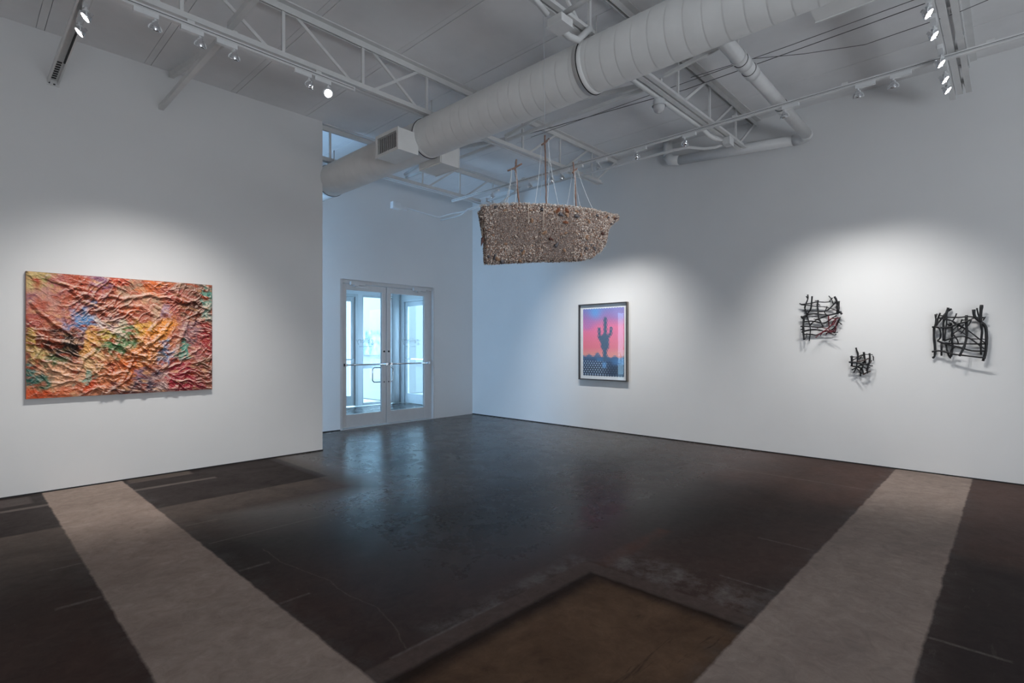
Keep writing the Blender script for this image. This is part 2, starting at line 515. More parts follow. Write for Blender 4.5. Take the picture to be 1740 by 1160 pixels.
door = wide(empty('door_1', (0, 0, 0)))
b = MB()
b.box(D0, D0 + 0.045, YB + 0.002, YB + 0.13, 0, DT).box(D1 - 0.115, D1 - 0.0, YB + 0.06, YB + 0.16, 0, DT)
b.box(D1 - 0.03, D1, YB - 0.004, YB + 0.06, 0, DT)
b.box(D0 + 0.045, D1 - 0.03, YB + 0.03, YB + 0.13, DT - 0.06, DT)
b.build('door_frame', ALU, door, bevel=0.003)
MB().box(D0, D1, YB - 0.01, YB + 0.15, 0.0, 0.012).build('threshold', ALUW, door)
LY0, LY1 = YB + 0.045, YB + 0.092
for (x0, x1, hinge) in ((4.318, 5.155, -1), (5.167, 6.06, 1)):
    st, tr, br = 0.085, 0.10, 0.21
    z0, z1 = 0.018, DT - 0.066
    leaf = MB()
    leaf.box(x0, x0 + st, LY0, LY1, z0, z1).box(x1 - st, x1, LY0, LY1, z0, z1)
    leaf.box(x0 + st, x1 - st, LY0, LY1, z1 - tr, z1).box(x0 + st, x1 - st, LY0, LY1, z0, z0 + br)
    lo = leaf.build('door_leaf', ALU, door, bevel=0.003)
    MB().box(x0 + st - 0.005, x1 - st + 0.005, LY0 + 0.018, LY0 + 0.026, z0 + br - 0.005, z1 - tr + 0.005).build('glass_pane', GLASS, lo)
    bar = MB()
    zb = 1.045
    bar.tube([(x0 + 0.02, YB - 0.03, zb), (x1 - 0.02, YB - 0.03, zb)], 0.013, 10)
    for xe in (x0 + 0.04, x1 - 0.04):
        bar.box(xe - 0.02, xe + 0.02, YB - 0.045, LY0, zb - 0.022, zb + 0.022)
    bar.build('push_bar', CHROME, lo)
    xs = x1 - 0.04 if hinge < 0 else x0 + 0.04
    ph = MB()
    ph.tube([(xs, LY1, 0.98), (xs, LY1 + 0.045, 0.98), (xs + hinge * 0.0, LY1 + 0.06, 0.965)], 0.011, 8)
    xi = xs + hinge * 0.16
    ph.tube([(xs, LY1 + 0.06, 0.98), (xi + -hinge * 0.03, LY1 + 0.06, 0.98), (xi, LY1 + 0.06, 0.95), (xi, LY1 + 0.06, 0.76), (xi - hinge * 0.03, LY1 + 0.06, 0.73), (xs, LY1 + 0.06, 0.73)], 0.011, 8)
    ph.tube([(xs, LY1 + 0.06, 0.73), (xs, LY1, 0.73)], 0.011, 8)
    ph.build('pull_handle', CHROME, lo)
    lk = MB()
    R90 = Matrix.Rotation(math.pi / 2, 4, 'X')
    lk.lathe([(0, 0.012), (0.013, 0.012), (0.016, 0.008), (0.016, 0)], 16, Matrix.Translation((xs, LY0, 1.26)) @ R90)
    lk.lathe([(0, 0.008), (0.009, 0.008), (0.011, 0.004), (0.011, 0)], 16, Matrix.Translation((xs, LY0, 0.735)) @ R90)
    lk.build('lock_cylinder', DARK, lo)
    cl = MB()
    xc = x0 + 0.13 if hinge < 0 else x1 - 0.36
    cl.box(xc, xc + 0.26, YB - 0.025, YB + 0.035, DT - 0.085, DT - 0.03)
    cl.box(xc + 0.06, xc + 0.14, YB - 0.03, YB + 0.03, DT - 0.105, DT - 0.085)
    cl.obox((xc + 0.1, YB - 0.005, DT - 0.115), (xc + 0.1 + 0.2, YB - 0.06, DT - 0.12), 0.022, 0.012)
    cl.obox((xc + 0.3, YB - 0.06, DT - 0.12), (xc + 0.34, YB + 0.04, DT - 0.10), 0.02, 0.012)
    cl.build('door_closer', ALU, lo)
    xm = 4.76 if hinge < 0 else 5.69
    letters('gallery', 0.128 if hinge < 0 else 0.15, (xm, LY0 + 0.03, 1.405), lo)
    sm = MB()
    for q in range(7):
        xq = xm - 0.10 + q * 0.034
        sm.box(xq, xq + 0.016, LY0 + 0.027, LY0 + 0.0278, 1.335, 1.352)
    tag(sm.build('small_lettering', VINYL, lo), 'row of tiny white letters on the glass')


def glazed_door(name, axis, a0, a1, c, z1, parent_mat, handle_at, sign, mat=ALUW):
    """single aluminium leaf in its frame; axis 'x' spans x at y=c, axis 'y' spans y at x=c"""
    d = wide(empty(name))

    def bx(m, u0, u1, v0, v1, z0, z1_):
        if axis == 'x':
            m.box(u0, u1, c + v0, c + v1, z0, z1_)
        else:
            m.box(c + v0, c + v1, u0, u1, z0, z1_)
    f = MB()
    bx(f, a0 - 0.06, a0, -0.06, 0.06, 0, z1 + 0.06); bx(f, a1, a1 + 0.06, -0.06, 0.06, 0, z1 + 0.06); bx(f, a0, a1, -0.06, 0.06, z1, z1 + 0.06)
    f.build('door_frame', mat, d, bevel=0.003)
    l = MB()
    st = 0.10
    bx(l, a0 + .005, a0 + st, -0.024, 0.024, 0.015, z1 - .005); bx(l, a1 - st, a1 - .005, -0.024, 0.024, 0.015, z1 - .005)
    bx(l, a0 + st, a1 - st, -0.024, 0.024, z1 - 0.11, z1 - .005); bx(l, a0 + st, a1 - st, -0.024, 0.024, 0.015, 0.24)
    lo = l.build('door_leaf', mat, d, bevel=0.003)
    g = MB(); bx(g, a0 + st - .004, a1 - st + .004, -0.004, 0.004, 0.236, z1 - 0.106); g.build('glass_pane', GLASS, lo)
    p = MB(); bx(p, a0 + 0.05, a1 - 0.05, sign * 0.06 - 0.012, sign * 0.06 + 0.012, 1.04, 1.065)
    bx(p, a0 + 0.05, a0 + 0.075, min(0, sign * 0.06), max(0, sign * 0.06), 1.04, 1.065); bx(p, a1 - 0.075, a1 - 0.05, min(0, sign * 0.06), max(0, sign * 0.06), 1.04, 1.065)
    p.build('push_bar', CHROME, lo)
    h = MB()
    pts = []
    hd = 0.14 if handle_at < (a0 + a1) / 2 else -0.14
    for (du, dz) in ((0, 1.16), (hd * 0.8, 1.16), (hd, 1.13), (hd, 0.90), (hd * 0.8, 0.87), (0, 0.87)):
        pts.append((handle_at + du, c + sign * 0.05, dz) if axis == 'x' else (c + sign * 0.05, handle_at + du, dz))
    h.tube(pts, 0.012, 8)
    h.build('pull_handle', CHROME, lo)
    return d


# passage door behind the partition, lets daylight in from the left
glazed_door('door_2', 'x', 0.81, 1.64, YB + 0.1, 2.39, ALU, 1.58, -1, ALU)

# ------------------------------------------------------------------ vestibule beyond the entrance
VY, VX0, VX1, VH = 10.7, 3.9, 7.36, 3.0
VW = plain('vestibule_paint', (0.86, 0.88, 0.90, 1), 0.5, var=0.03, scale=2)
# far wall: outer door 5.30..6.18, post, window 6.40..7.02, slot window 7.08..7.18
b = MB()
b.box(VX0, 5.24, VY, VY + 0.12, 0, VH).box(5.24, VX1 + 0.3, VY, VY + 0.12, 2.52, VH).box(6.27, 6.38, VY, VY + 0.12, 0, 2.52)
b.box(7.00, 7.07, VY, VY + 0.12, 0, 2.52)
wide(b.build('wall_vestibule_far', VW))
cc = MB()
cc.tube([(7.28, VY + 0.02, 0), (7.28, VY + 0.02, VH)], 0.1, 20)
wide(cc.build('wall_vestibule_corner', VW))
b = MB()
b.box(VX1, VX1 + 0.12, YB + 0.2, 9.20, 0, VH).box(VX1, VX1 + 0.12, 10.56, VY, 0, VH).box(VX1, VX1 + 0.12, 9.20, 10.56, 2.46, VH)
wide(b.build('wall_vestibule_right', VW))
wide(MB().box(VX0 - 0.12, VX0, YB + 0.2, VY + 0.12, 0, VH).build('wall_vestibule_left', VW))
wide(MB().box(VX0 - 0.12, VX1 + 0.12, YB + 0.2, VY + 0.12, VH, VH + 0.1).build('ceiling_vestibule', VW))
glazed_door('door_3', 'x', 5.30, 6.21, VY + 0.06, 2.46, ALUW, 5.36, -1)
glazed_door('door_4', 'y', 9.28, 10.50, VX1 + 0.06, 2.40, ALUW, 9.34, -1, plain('white_door_frame', (0.75, 0.79, 0.83, 1), 0.4))


def window(name, x0, x1, z0, z1, rail, wy=None):
    w = wide(empty(name))
    wy = VY if wy is None else wy
    y0, y1 = wy + 0.02, wy + 0.10
    f = MB()
    f.box(x0, x0 + 0.035, y0, y1, z0, z1).box(x1 - 0.035, x1, y0, y1, z0, z1)
    f.box(x0 + .035, x1 - .035, y0, y1, z0, z0 + 0.06).box(x0 + .035, x1 - .035, y0, y1, z1 - 0.05, z1)
    if rail:
        f.box(x0 + .035, x1 - .035, y0, y1, rail - 0.04, rail + 0.04)
    fr = f.build('window_frame', ALUW, w)
    for (a, b_) in (((z0 + 0.06, rail - 0.04), (rail + 0.04, z1 - 0.05)) if rail else ((z0 + 0.06, z1 - 0.05),)):
        MB().box(x0 + .03, x1 - .03, y0 + 0.03, y0 + 0.038, a - .004, b_ + .004).build('glass_pane', GLASS, w)
    return w


window('window_1', 6.38, 7.00, 0.0, 2.52, 0.88)
window('window_2', 7.07, 7.19, 0.0, 2.50, None)
window('window_3', -0.85, 0.62, 0.0, 2.50, 0.9, YB + 0.06)

# outside the vestibule
PAVE = plain('pale_paving', (0.62, 0.62, 0.60, 1), 0.8, var=0.12, scale=2)
EXT = plain('exterior_white', (0.34, 0.33, 0.315, 1), 0.7, var=0.03)
wide(MB().box(-8, 26, 10.62, 45, -0.22, -0.02).build('pavement', PAVE))
wide(MB().box(7.36, 7.56, 10.95, 16.0, 0, 4.0).build('wall_exterior', EXT))
wide(MB().box(10.6, 10.8, 8.0, 14.0, 0, 4.0).build('wall_side_hall', EXT))
wide(MB().box(7.5, 12.0, 12.6, 12.8, 0, 4.0).build('wall_side_hall_far', EXT))
wide(MB().box(7.49, 12.0, 7.6, 10.62, 0.0, 0.01).build('floor_side_hall', plain('pale_concrete', (0.42, 0.43, 0.44, 1), 0.6)))
pc = empty('hung_canvas', (7.36, 11.6, 1.45))
k = NT('pale_wash')
co = k.coord()
k.put(k.b.inputs['Base Color'], k.mix(k.ramp(k.noise(co, 3.2, 4, 0.6, dist=1.2), 0.4, 0.62), srgb(165, 172, 176), srgb(70, 100, 115)))
MB().box(7.24, 7.352, 11.20, 12.40, 1.13, 1.75).build('canvas', k.m, pc, origin=None)
for ch in pc.children:
    ch.location = (-7.36, -11.6, -1.45)
MB().box(7.245, 7.352, 11.185, 11.20, 1.13, 1.75).build('shaded_edge', plain('edge_shade', (0.06, 0.075, 0.10, 1), 0.6), pc).location = (-7.36, -11.6, -1.45)  # dark strip paints the shade on the canvas's near side
tag(pc, 'pale abstract canvas on the white wall seen through the glazed entrance doors', 'painting')

LEAF = plain('foliage', (0.10, 0.24, 0.14, 1), 0.6, var=0.5, scale=2)
BARK = plain('bark', (0.12, 0.09, 0.07, 1), 0.9)
rng = random.Random(7)


def tree(x, y, h, r, label):
    t = empty('tree', (x, y, -0.02))
    MB().tube([(0, 0, 0), (0.05, 0, h * 0.3), (0, 0.05, h * 0.6)], [0.16, 0.12, 0.07], 8).build('trunk', BARK, t)
    m = MB()
    for _ in range(420):
        th, ph, rr = rng.uniform(0, 6.283), rng.uniform(-1, 1), r * rng.uniform(0.5, 1) ** 0.4
        c = Vector((math.cos(th) * math.sqrt(1 - ph * ph) * rr, math.sin(th) * math.sqrt(1 - ph * ph) * rr, h * 0.58 + ph * h * 0.42))
        for _k in range(4):
            d = Vector((rng.gauss(0, 1), rng.gauss(0, 1), rng.gauss(0, 1))).normalized()
            e = d.orthogonal().normalized()
            o_ = c + Vector((rng.gauss(0, .15), rng.gauss(0, .15), rng.gauss(0, .15)))
            m.quad(o_ - d * .14, o_ + e * .07, o_ + d * .14, o_ - e * .07)
    tag(m.build('foliage', LEAF, t), kind='stuff')
    tag(t, label, 'tree', 'trees outside the entrance')


tree(13.2, 24.0, 5.2, 2.4, 'green tree outside the outer glazed door, nearer one')
tree(16.0, 30.0, 6.0, 2.8, 'green tree outside the outer glazed door, behind the nearer tree')
tree(20.6, 36.0, 6.5, 3.0, 'green tree outside the outer glazed door, farthest from it')

# ------------------------------------------------------------------ roof joists
JY = [0.33, 2.415, 4.50, 6.585]
XC = 3.065          # middle of the span
PITCH = 0.7575
JNAMES = ['white open-web roof joist nearest the camera, carrying the row of five lit lamps',
          'white open-web roof joist above the hanging boat, second from the camera',
          'white open-web roof joist carrying the long track along the left wall',
          'white open-web roof joist closest to the entrance doors, above the partition end']
JOISTS = []
for ji, y in enumerate(JY):
    xs0 = XL if ji < 3 else 3.31
    j = empty('roof_joist', (XC, y, 3.78))
    T = (-XC, -y, -3.78)

    def part(m, n):
        o = m.build(n, STEEL, j)
        o.location = T
        return o
    c = MB()
    for s in (-1, 1):
        c.box(xs0, XR, y + s * 0.012 if s > 0 else y - 0.075, y + 0.075 if s > 0 else y - 0.012, ZC - 0.012, ZC - 0.001)
        c.box(xs0, XR, y + s * 0.012 - (0.008 if s < 0 else 0), y + s * 0.012 + (0.008 if s > 0 else 0), ZC - 0.068, ZC - 0.012)
    part(c, 'top_chord')
    c = MB()
    xb0 = max(xs0, 2 * XC - 6.69)
    for s in (-1, 1):
        c.box(xb0, 6.69, y + 0.012 if s > 0 else y - 0.055, y + 0.055 if s > 0 else y - 0.012, 3.782, 3.791)
        c.box(xb0, 6.69, y + s * 0.012 - (0.008 if s < 0 else 0), y + s * 0.012 + (0.008 if s > 0 else 0), 3.791, 3.845)
    part(c, 'bottom_chord')
    xv = [XC + PITCH * (q + 0.5) for q in range(-5, 5)]
    for x in xv:
        if x > xs0 + 0.05:
            part(MB().box(x - 0.013, x + 0.013, y - 0.010, y + 0.010, 3.80, ZC - 0.02), 'web_vertical')
    for x in xv:
        if x - XC > -PITCH and x + 0.12 > xs0:      # rising to the right
            part(MB().obox((x + 0.10, y - 0.009, 3.82), (min(x + 0.65, 7.09), y - 0.009, ZC - 0.05), 0.016, 0.026), 'web_diagonal')
        if x - XC < PITCH and x - 0.65 > xs0:
            part(MB().obox((x - 0.10, y + 0.009, 3.82), (x - 0.65, y + 0.009, ZC - 0.05), 0.016, 0.026), 'web_diagonal')
    tag(j, JNAMES[ji], 'joist', 'open-web joists under the ceiling')
    JOISTS.append(j)


def bar(name, p, q, w, h, mat, label, cat, group=None, up=(0, 0, 1)):
    c = (Vector(p) + Vector(q)) / 2
    o = MB().obox(p, q, w, h, up).build(name, mat, origin=tuple(c))
    return tag(o, label, cat, group)


# bridging between the joists at x = 1.5 and x = 4.64
bg = 'bridging bars between the joists'
bar('bridging_bar', (1.5, 6.49, 3.85), (1.5, 4.52, 3.85), 0.045, 0.045, STEEL, 'flat steel bridging bar running level into the left wall above the painting', 'brace', bg)
bar('bridging_bar', (1.50, 4.48, 3.87), (1.50, 2.42, 3.87), 0.045, 0.045, STEEL, 'level steel bridging bar running on from the left track towards the camera', 'brace', bg)
bar('bridging_bar', (1.59, 6.47, 4.22), (1.57, 4.58, 3.88), 0.045, 0.055, STEEL, 'sloping steel bridging bar rising from the left track to the top of the left wall', 'brace', bg)
WHERE = ['near the dome detector', 'over the boat mast tops', 'over the far grille box']
for i in range(3):
    ya, yb = JY[i], JY[i + 1]
    if i:
        bar('bridging_bar', (4.64, ya + 0.03, 3.86), (4.64, yb - 0.03, 3.86), 0.03, 0.03, STEEL, 'level thin bridging bar right of the duct, %s' % WHERE[i], 'brace', bg)
    bar('bridging_bar', (4.61, ya + 0.03, 4.17), (4.61, yb - 0.03, 3.90), 0.03, 0.03, STEEL, 'thin bridging bar sloping down away from the camera, %s' % WHERE[i], 'brace', bg)
    bar('bridging_bar', (4.68, ya + 0.03, 3.90 if i else 4.02), (4.68, yb - 0.03, 4.17), 0.03, 0.04, STEEL, 'thin bridging bar rising away from the camera, %s' % WHERE[i], 'brace', bg)

# ------------------------------------------------------------------ ventilation duct
DX, DZ, DR = 3.46, 3.55, 0.2
duct = empty('ventilation_duct', (DX, 3.3, DZ))
DT_ = (-DX, -3.3, -DZ)


def dpart(m, n, mat=None, parent=None):
    o = m.build(n, mat or DUCT, parent or duct)
    if parent is None:
        o.location = DT_
    return o


def duct_section(y0, y1):
    m = MB()
    seg, pitch = 56, 0.128
    n = int((y1 - y0) / pitch)
    pitch = (y1 - y0) / n
    prof = [(0.0, 0.0), (0.82, 0.0), (0.87, 0.0013), (0.94, 0.0013), (0.99, -0.0004)]
    ring = []
    for i in range(-1, n + 1):
        for (t, dr) in prof:
            ring.append((i + t, dr))
    b0 = len(m.v)
    for (t, dr) in ring:
        for kk in range(seg + 1):
            a = 2 * math.pi * kk / seg
            yy = min(max(y0 + (t + kk / seg) * pitch, y0), y1)
            m.v.append((DX + (DR + dr) * math.cos(a), yy, DZ + (DR + dr) * math.sin(a)))
    for i in range(len(ring) - 1):
        for kk in range(seg):
            q = [b0 + i * (seg + 1) + kk, b0 + (i + 1) * (seg + 1) + kk, b0 + (i + 1) * (seg + 1) + kk + 1, b0 + i * (seg + 1) + kk + 1]
            if len({round(m.v[v][1], 5) for v in q}) > 1:
                m.f.append(q); m.s.append(True); m.mi.append(0)
    return m


for (a, b_) in ((-1.2, 2.40), (2.43, 4.485), (4.515, 7.83)):
    dpart(duct_section(a, b_), 'duct_section')
MY = Matrix.Translation((DX, 0, DZ)) @ Matrix.Rotation(-math.pi / 2, 4, 'X')
for yj in (2.415, 4.50, 6.585):
    m = MB()
    m.lathe([(DR - 0.004, yj - 0.04), (DR + 0.0025, yj - 0.04), (DR + 0.0025, yj + 0.04), (DR - 0.004, yj + 0.04)], 56, MY)
    dpart(m, 'slip_collar')
    m = MB()
    m.lathe([(DR + 0.002, yj - 0.004), (DR + 0.008, yj - 0.004), (DR + 0.008, yj + 0.002), (DR + 0.002, yj + 0.002)], 56, MY)
    tag(dpart(m, 'hanger_strap', DARK), 'dark strap around the white duct')
    m = MB()
    m.box(DX - 0.04, DX + 0.03, yj - 0.03, yj + 0.03, DZ + DR + 0.002, 3.781)
    m.tube([(DX + 0.02, yj - 0.04, DZ + DR + 0.02), (DX + 0.02, yj - 0.04, 3.95)], 0.006, 6)
    dpart(m, 'hanger_clamp', ALU)


def register_box(side, y0, y1, z0, z1, xf):
    """grille box on the flank of the duct, mouth at x = xf"""
    xi = DX + side * 0.155
    lo, hi = min(xf, xi), max(xf, xi)
    m = MB()
    t = 0.012
    m.box(lo, hi, y0, y0 + t, z0, z1).box(lo, hi, y1 - t, y1, z0, z1)
    m.box(lo, hi, y0 + t, y1 - t, z0, z0 + t).box(lo, hi, y0 + t, y1 - t, z1 - t, z1)
    m.box(min(xi, xi - side * t), max(xi, xi - side * t), y0 + t, y1 - t, z0 + t, z1 - t)
    f0, f1 = (xf - 0.006, xf + 0.004) if side < 0 else (xf - 0.004, xf + 0.006)
    e = 0.026
    m.box(f0, f1, y0 - 0.006, y0 + e, z0 - 0.006, z1 + 0.006).box(f0, f1, y1 - e, y1 + 0.006, z0 - 0.006, z1 + 0.006)
    m.box(f0, f1, y0 + e, y1 - e, z0 - 0.006, z0 + e).box(f0, f1, y0 + e, y1 - e, z1 - e, z1 + 0.006)
    bx = dpart(m, 'register_box')
    n = 13
    for q in range(n):
        y = y0 + e + (y1 - y0 - 2 * e) * (q + 0.5) / n
        xa = xf - side * 0.006
        MB().obox((xa, y, z0 + e - .002), (xa, y, z1 - e + .002), 0.020, 0.0035, up=(0.7 * side, 0.71, 0)).build('slat', DUCT, bx)
    xt = xf - side * 0.05
    MB().box(xt - 0.004, xt + 0.004, y0 + t, y1 - t, z0 + t, z1 - t).build('throat_shade', DARK, bx)  # black plate standing in for the shade inside the box


register_box(-1, 4.46, 4.86, 3.325, 3.545, 3.06)
register_box(1, 4.46, 4.86, 3.325, 3.545, 3.86)
register_box(1, 0.42, 0.93, 3.50 - 0.03, 3.70, 3.88)
tag(duct, 'big round white spiral ventilation duct crossing under the joists', 'duct')

# ------------------------------------------------------------------ pipes and conduits
drain = empty('drain_pipe', (6.9, 1.75, 3.85))
DP = [(3.80, 1.75, 3.919), (6.86, 1.75, 3.84), (6.98, 1.80, 3.845), (7.02, 1.92, 3.85), (7.02, 3.40, 3.965), (7.01, 3.52, 3.985), (7.0, 3.56, 4.06), (7.0, 3.56, 4.26)]


def rel(m, n, mat, root):
    o = m.build(n, mat, root)
    o.location = -Vector(root.location)
    return o


rel(MB().tube(DP[:2], 0.062, 20), 'pipe_length', PVC, drain)
rel(MB().tube([DP[1], (6.93, 1.765, 3.84), DP[2], (7.01, 1.85, 3.847), DP[3]], 0.068, 20), 'elbow', PVC, drain)
rel(MB().tube(DP[3:5], 0.062, 20), 'pipe_length', PVC, drain)
rel(MB().tube(DP[4:7], 0.068, 20), 'elbow', PVC, drain)
rel(MB().tube(DP[6:], 0.062, 20), 'pipe_length', PVC, drain)
for x in (4.86, 5.06, 5.98):
    z = 3.95 - 0.11 * (x - 2.6) / 4.26
    m = MB().tube([(x - 0.05, 1.75, z), (x + 0.05, 1.75, z - 0.002)], 0.070, 20)
    m.tube([(x - 0.052, 1.75, z), (x - 0.05, 1.75, z)], 0.0665, 20, mi=1)
    o = m.build('coupling', [PVC, DARK], drain); o.location = -Vector(drain.location)
m = MB().tube([(4.75, 1.75, 3.97), (4.75, 1.75, 4.26)], 0.006, 6)
m.lathe([(0.066, -0.012), (0.071, -0.012), (0.071, 0.012), (0.066, 0.012)], 24, Matrix.Translation((4.75, 1.75, 3.895)) @ Matrix.Rotation(math.pi / 2, 4, 'Y'))
rel(m, 'hanger_ring', STEEL, drain)
tag(drain, 'fat white drain pipe dropping to the right wall and turning along it', 'pipe')


def conduit(pts, r, label, name='conduit', mat=None, group='conduits under the joists', seg=8):
    c = pts[len(pts) // 2]
    o = MB().tube(pts, r, seg).build(name, mat or PVC, origin=c)
    return tag(o, label, 'cable' if name == 'cable' else 'conduit', group)


conduit([(6.02, 6.23, 3.735), (6.02, 3.0, 3.735), (6.06, 2.8, 3.73), (6.14, 2.66, 3.70), (6.19, 2.54, 3.70), (6.20, 2.465, 3.715)], 0.017,
        'white conduit running beside the right-hand track, curling up at its near end')
conduit([(3.8, 2.53, 3.80), (5.70, 2.53, 3.80), (5.80, 2.525, 3.79), (5.92, 2.51, 3.755), (6.02, 2.49, 3.745), (6.15, 2.455, 3.75)], 0.027,
        'fat white conduit under the joist that carries the dome detector')
conduit([(5.54, 7.80, 3.80), (6.20, 7.80, 3.765), (6.26, 7.76, 3.765), (6.28, 7.45, 3.78), (6.22, 7.1, 3.735), (6.20, 6.45, 3.735)], 0.013,
        'thin white conduit from the wall box over the doors, upper of two')
conduit([(6.32, 7.82, 3.72), (6.32, 7.30, 3.72), (6.20, 7.05, 3.70), (6.14, 6.85, 3.73), (6.13, 6.40, 3.735)], 0.013,
        'thin white conduit bending from the back wall near the corner, lower of two')
conduit([(-0.4, 2.32, 3.70), (2.6, 2.32, 3.70), (2.82, 2.33, 3.64)], 0.020, 'white conduit running into the ceiling junction box')
conduit([(2.96, 0.9, 3.71), (2.93, 2.0, 3.69), (2.92, 2.30, 3.66)], 0.018, 'white pipe passing over the ceiling junction box towards the camera')
conduit([(2.95, 2.34, 3.63), (3.10, 2.36, 3.62), (3.24, 2.38, 3.66), (3.33, 2.33, 3.765)], 0.026, 'short curved white conduit from junction box to duct hanger')
jb = empty('junction_box', (2.91, 2.29, 3.60))
MB().box(-0.065, 0.065, -0.065, 0.065, -0.03, 0.03).build('box_body', STEEL, jb, bevel=0.004)
MB().box(-0.07, 0.07, -0.07, 0.07, -0.034, -0.03).build('cover_plate', PVC, jb)
tag(jb, 'square white junction box under the joist, left of the duct', 'electrical box')
jb2 = empty('junction_box', (6.22, 2.41, 3.73))
MB().box(-0.06, 0.06, -0.04, 0.04, -0.035, 0.05).build('box_body', STEEL, jb2, bevel=0.004)
MB().box(-0.065, 0.065, -0.045, -0.04, -0.04, 0.055).build('cover_plate', PVC, jb2)
tag(jb2, 'small white junction box at the end of the dome detector joist', 'electrical box')
jb3 = empty('junction_box', (6.02, 6.30, 3.735))
MB().box(-0.04, 0.04, -0.06, 0.06, -0.03, 0.04).build('box_body', ALU, jb3, bevel=0.003)
MB().box(-0.012, 0.012, -0.14, -0.06, -0.012, 0.012).build('connector', DARK, jb3)
tag(jb3, 'small grey box at the far end of the right-hand conduit', 'electrical box')
wb = empty('wall_box', (5.36, 7.83, 3.79))
MB().box(-0.15, 0.02, -0.09, 0.0, -0.055, 0.065).build('box_body', WHITEP, wb, bevel=0.006)
MB().box(0.02, 0.18, -0.045, 0.0, -0.03, 0.03).build('side_arm', WHITEP, wb, bevel=0.004)
MB().box(-0.13, 0.0, -0.096, -0.09, -0.04, 0.05).build('cover_plate', WHITEP, wb)
tag(wb, 'white electrical box high on the back wall over the doors', 'electrical box')

dome = empty('dome_detector', (4.77, 2.52, 3.770))
MB().lathe([(0.0, 0.0), (0.055, 0.0), (0.06, -0.012), (0.06, -0.045), (0.068, -0.05), (0.068, -0.062)], 28).build('mounting_base', WHITEP, dome)
MB().lathe([(0.058, -0.06), (0.056, -0.085), (0.046, -0.107), (0.03, -0.121), (0.012, -0.127), (0.0005, -0.128)], 28).build('dome', plain('smoked_dome', (0.62, 0.62, 0.63, 1), 0.12), dome)
tag(dome, 'white ceiling dome detector under the conduit right of the duct', 'detector')

cb = 'thin dark cables under the ceiling'
conduit([(5.07, -0.6, 4.02), (5.07, 1.4, 4.0), (5.0, 4.4, 3.98)], 0.0028, 'thin dark cable running straight below the ceiling panels, upper one', 'cable', RUBBER, cb, 5)
conduit([(5.13, -0.6, 4.0), (5.12, 0.9, 3.97), (5.1, 2.4, 3.95), (4.72, 4.45, 3.9)], 0.0035, 'thin dark cable beside the straight one, slightly lower', 'cable', RUBBER, cb, 5)
conduit([(5.3, -0.4, 3.99), (5.32, 0.3, 3.92), (5.3, 0.9, 3.90), (5.22, 1.35, 3.96), (5.08, 1.75, 4.01), (5.0, 2.30, 4.0)], 0.0028, 'thin dark cable sagging in a curve near the five lit lamps', 'cable', RUBBER, cb, 5)

# ------------------------------------------------------------------ lighting tracks
def track(p, q, label, w=0.036, h=0.036):
    """H-section track: two white flanges with a dark slot between"""
    p, q = Vector(p), Vector(q)
    t = empty('lighting_track', tuple((p + q) / 2))
    d = (q - p).normalized()
    up = Vector((0, 0, 1))
    o = MB().obox(p + up * h * .33, q + up * h * .33, w, h * .34).obox(p - up * h * .36, q - up * h * .36, w, h * .28).build('track_body', PVC, t)
    o.location = -t.location
    o = MB().obox(p, q, w * 0.70, h * .45).build('track_web', PVC, t)
    o.location = -t.location
    o = MB().obox(p + up * h * .12, q + up * h * .12, w * 0.76, h * .09).obox(p - up * h * .18, q - up * h * .18, w * 0.76, h * .09).build('conductor_slot', DARK, t)
    o.location = -t.location
    for e, s in ((p, -1), (q, 1)):
        o = MB().obox(e, e + d * s * 0.012, w * 1.06, h * 1.1).build('end_cap', WHITEP, t)
        o.location = -t.location
    m = MB()
    L = (q - p).length
    for i in range(int(L / 1.0) + 1):
        c = p + d * min(L - .05, 0.12 + i * 1.0)
        m.obox(c + up * h * .5, c + up * (h * .5 + 0.02), 0.03, 0.05, up=tuple(d))
    o = m.build('mounting_clip', STEEL, t); o.location = -t.location
    return tag(t, label, 'track', 'lighting tracks under the joists')


track((-0.9, 4.46, 3.742), (2.56, 4.46, 3.742), 'white lighting track along the left wall joist, with four dark lamps and a glaring one')
track((5.66, -2.0, 3.742), (5.66, 6.69, 3.742), 'long white lighting track running parallel to the right wall')
track((3.70, 0.42, 3.79), (6.75, 0.42, 3.79), 'white lighting track with five lit lamps, upper right', 0.05, 0.036)
track((1.2, 0.42, 3.79), (3.15, 0.42, 3.79), 'added short white track above the view, carrying the added boat lamp', 0.036, 0.036)  # added out of view, only to hold the boat's extra lamp
# strut rail carrying the pair of lamps by the left wall
strut = empty('strut_rail', (0.64, 5.5, 3.80))
m = MB()
m.box(0.60, 0.612, 4.2, 6.488, 3.79, 3.835).box(0.668, 0.68, 4.2, 6.488, 3.79, 3.835).box(0.612, 0.668, 4.2, 6.488, 3.825, 3.835)
o = m.build('channel', STEEL, strut); o.location = (-0.64, -5.5, -3.80)
o = MB().box(0.655, 0.668, 4.2, 5.95, 3.79, 3.80).build('conductor_slot', DARK, strut); o.location = (-0.64, -5.5, -3.80)
for i in range(8):
    y = 6.42 - i * 0.055
    o = MB().box(0.622, 0.655, y - 0.016, y + 0.016, 3.823, 3.826).build('slot_hole', DARK, strut); o.location = (-0.64, -5.5, -3.80)
o = MB().box(0.595, 0.685, 6.478, 6.489, 3.775, 3.84).box(0.607, 0.617, 6.47, 6.478, 3.785, 3.80, 1).box(0.64, 0.655, 6.47, 6.478, 3.78, 3.79, 1).build('end_bracket', [STEEL, DARK], strut)
o.location = (-0.64, -5.5, -3.80)
tag(strut, 'slotted white strut rail ending on the left wall, carrying two lit lamps', 'rail')

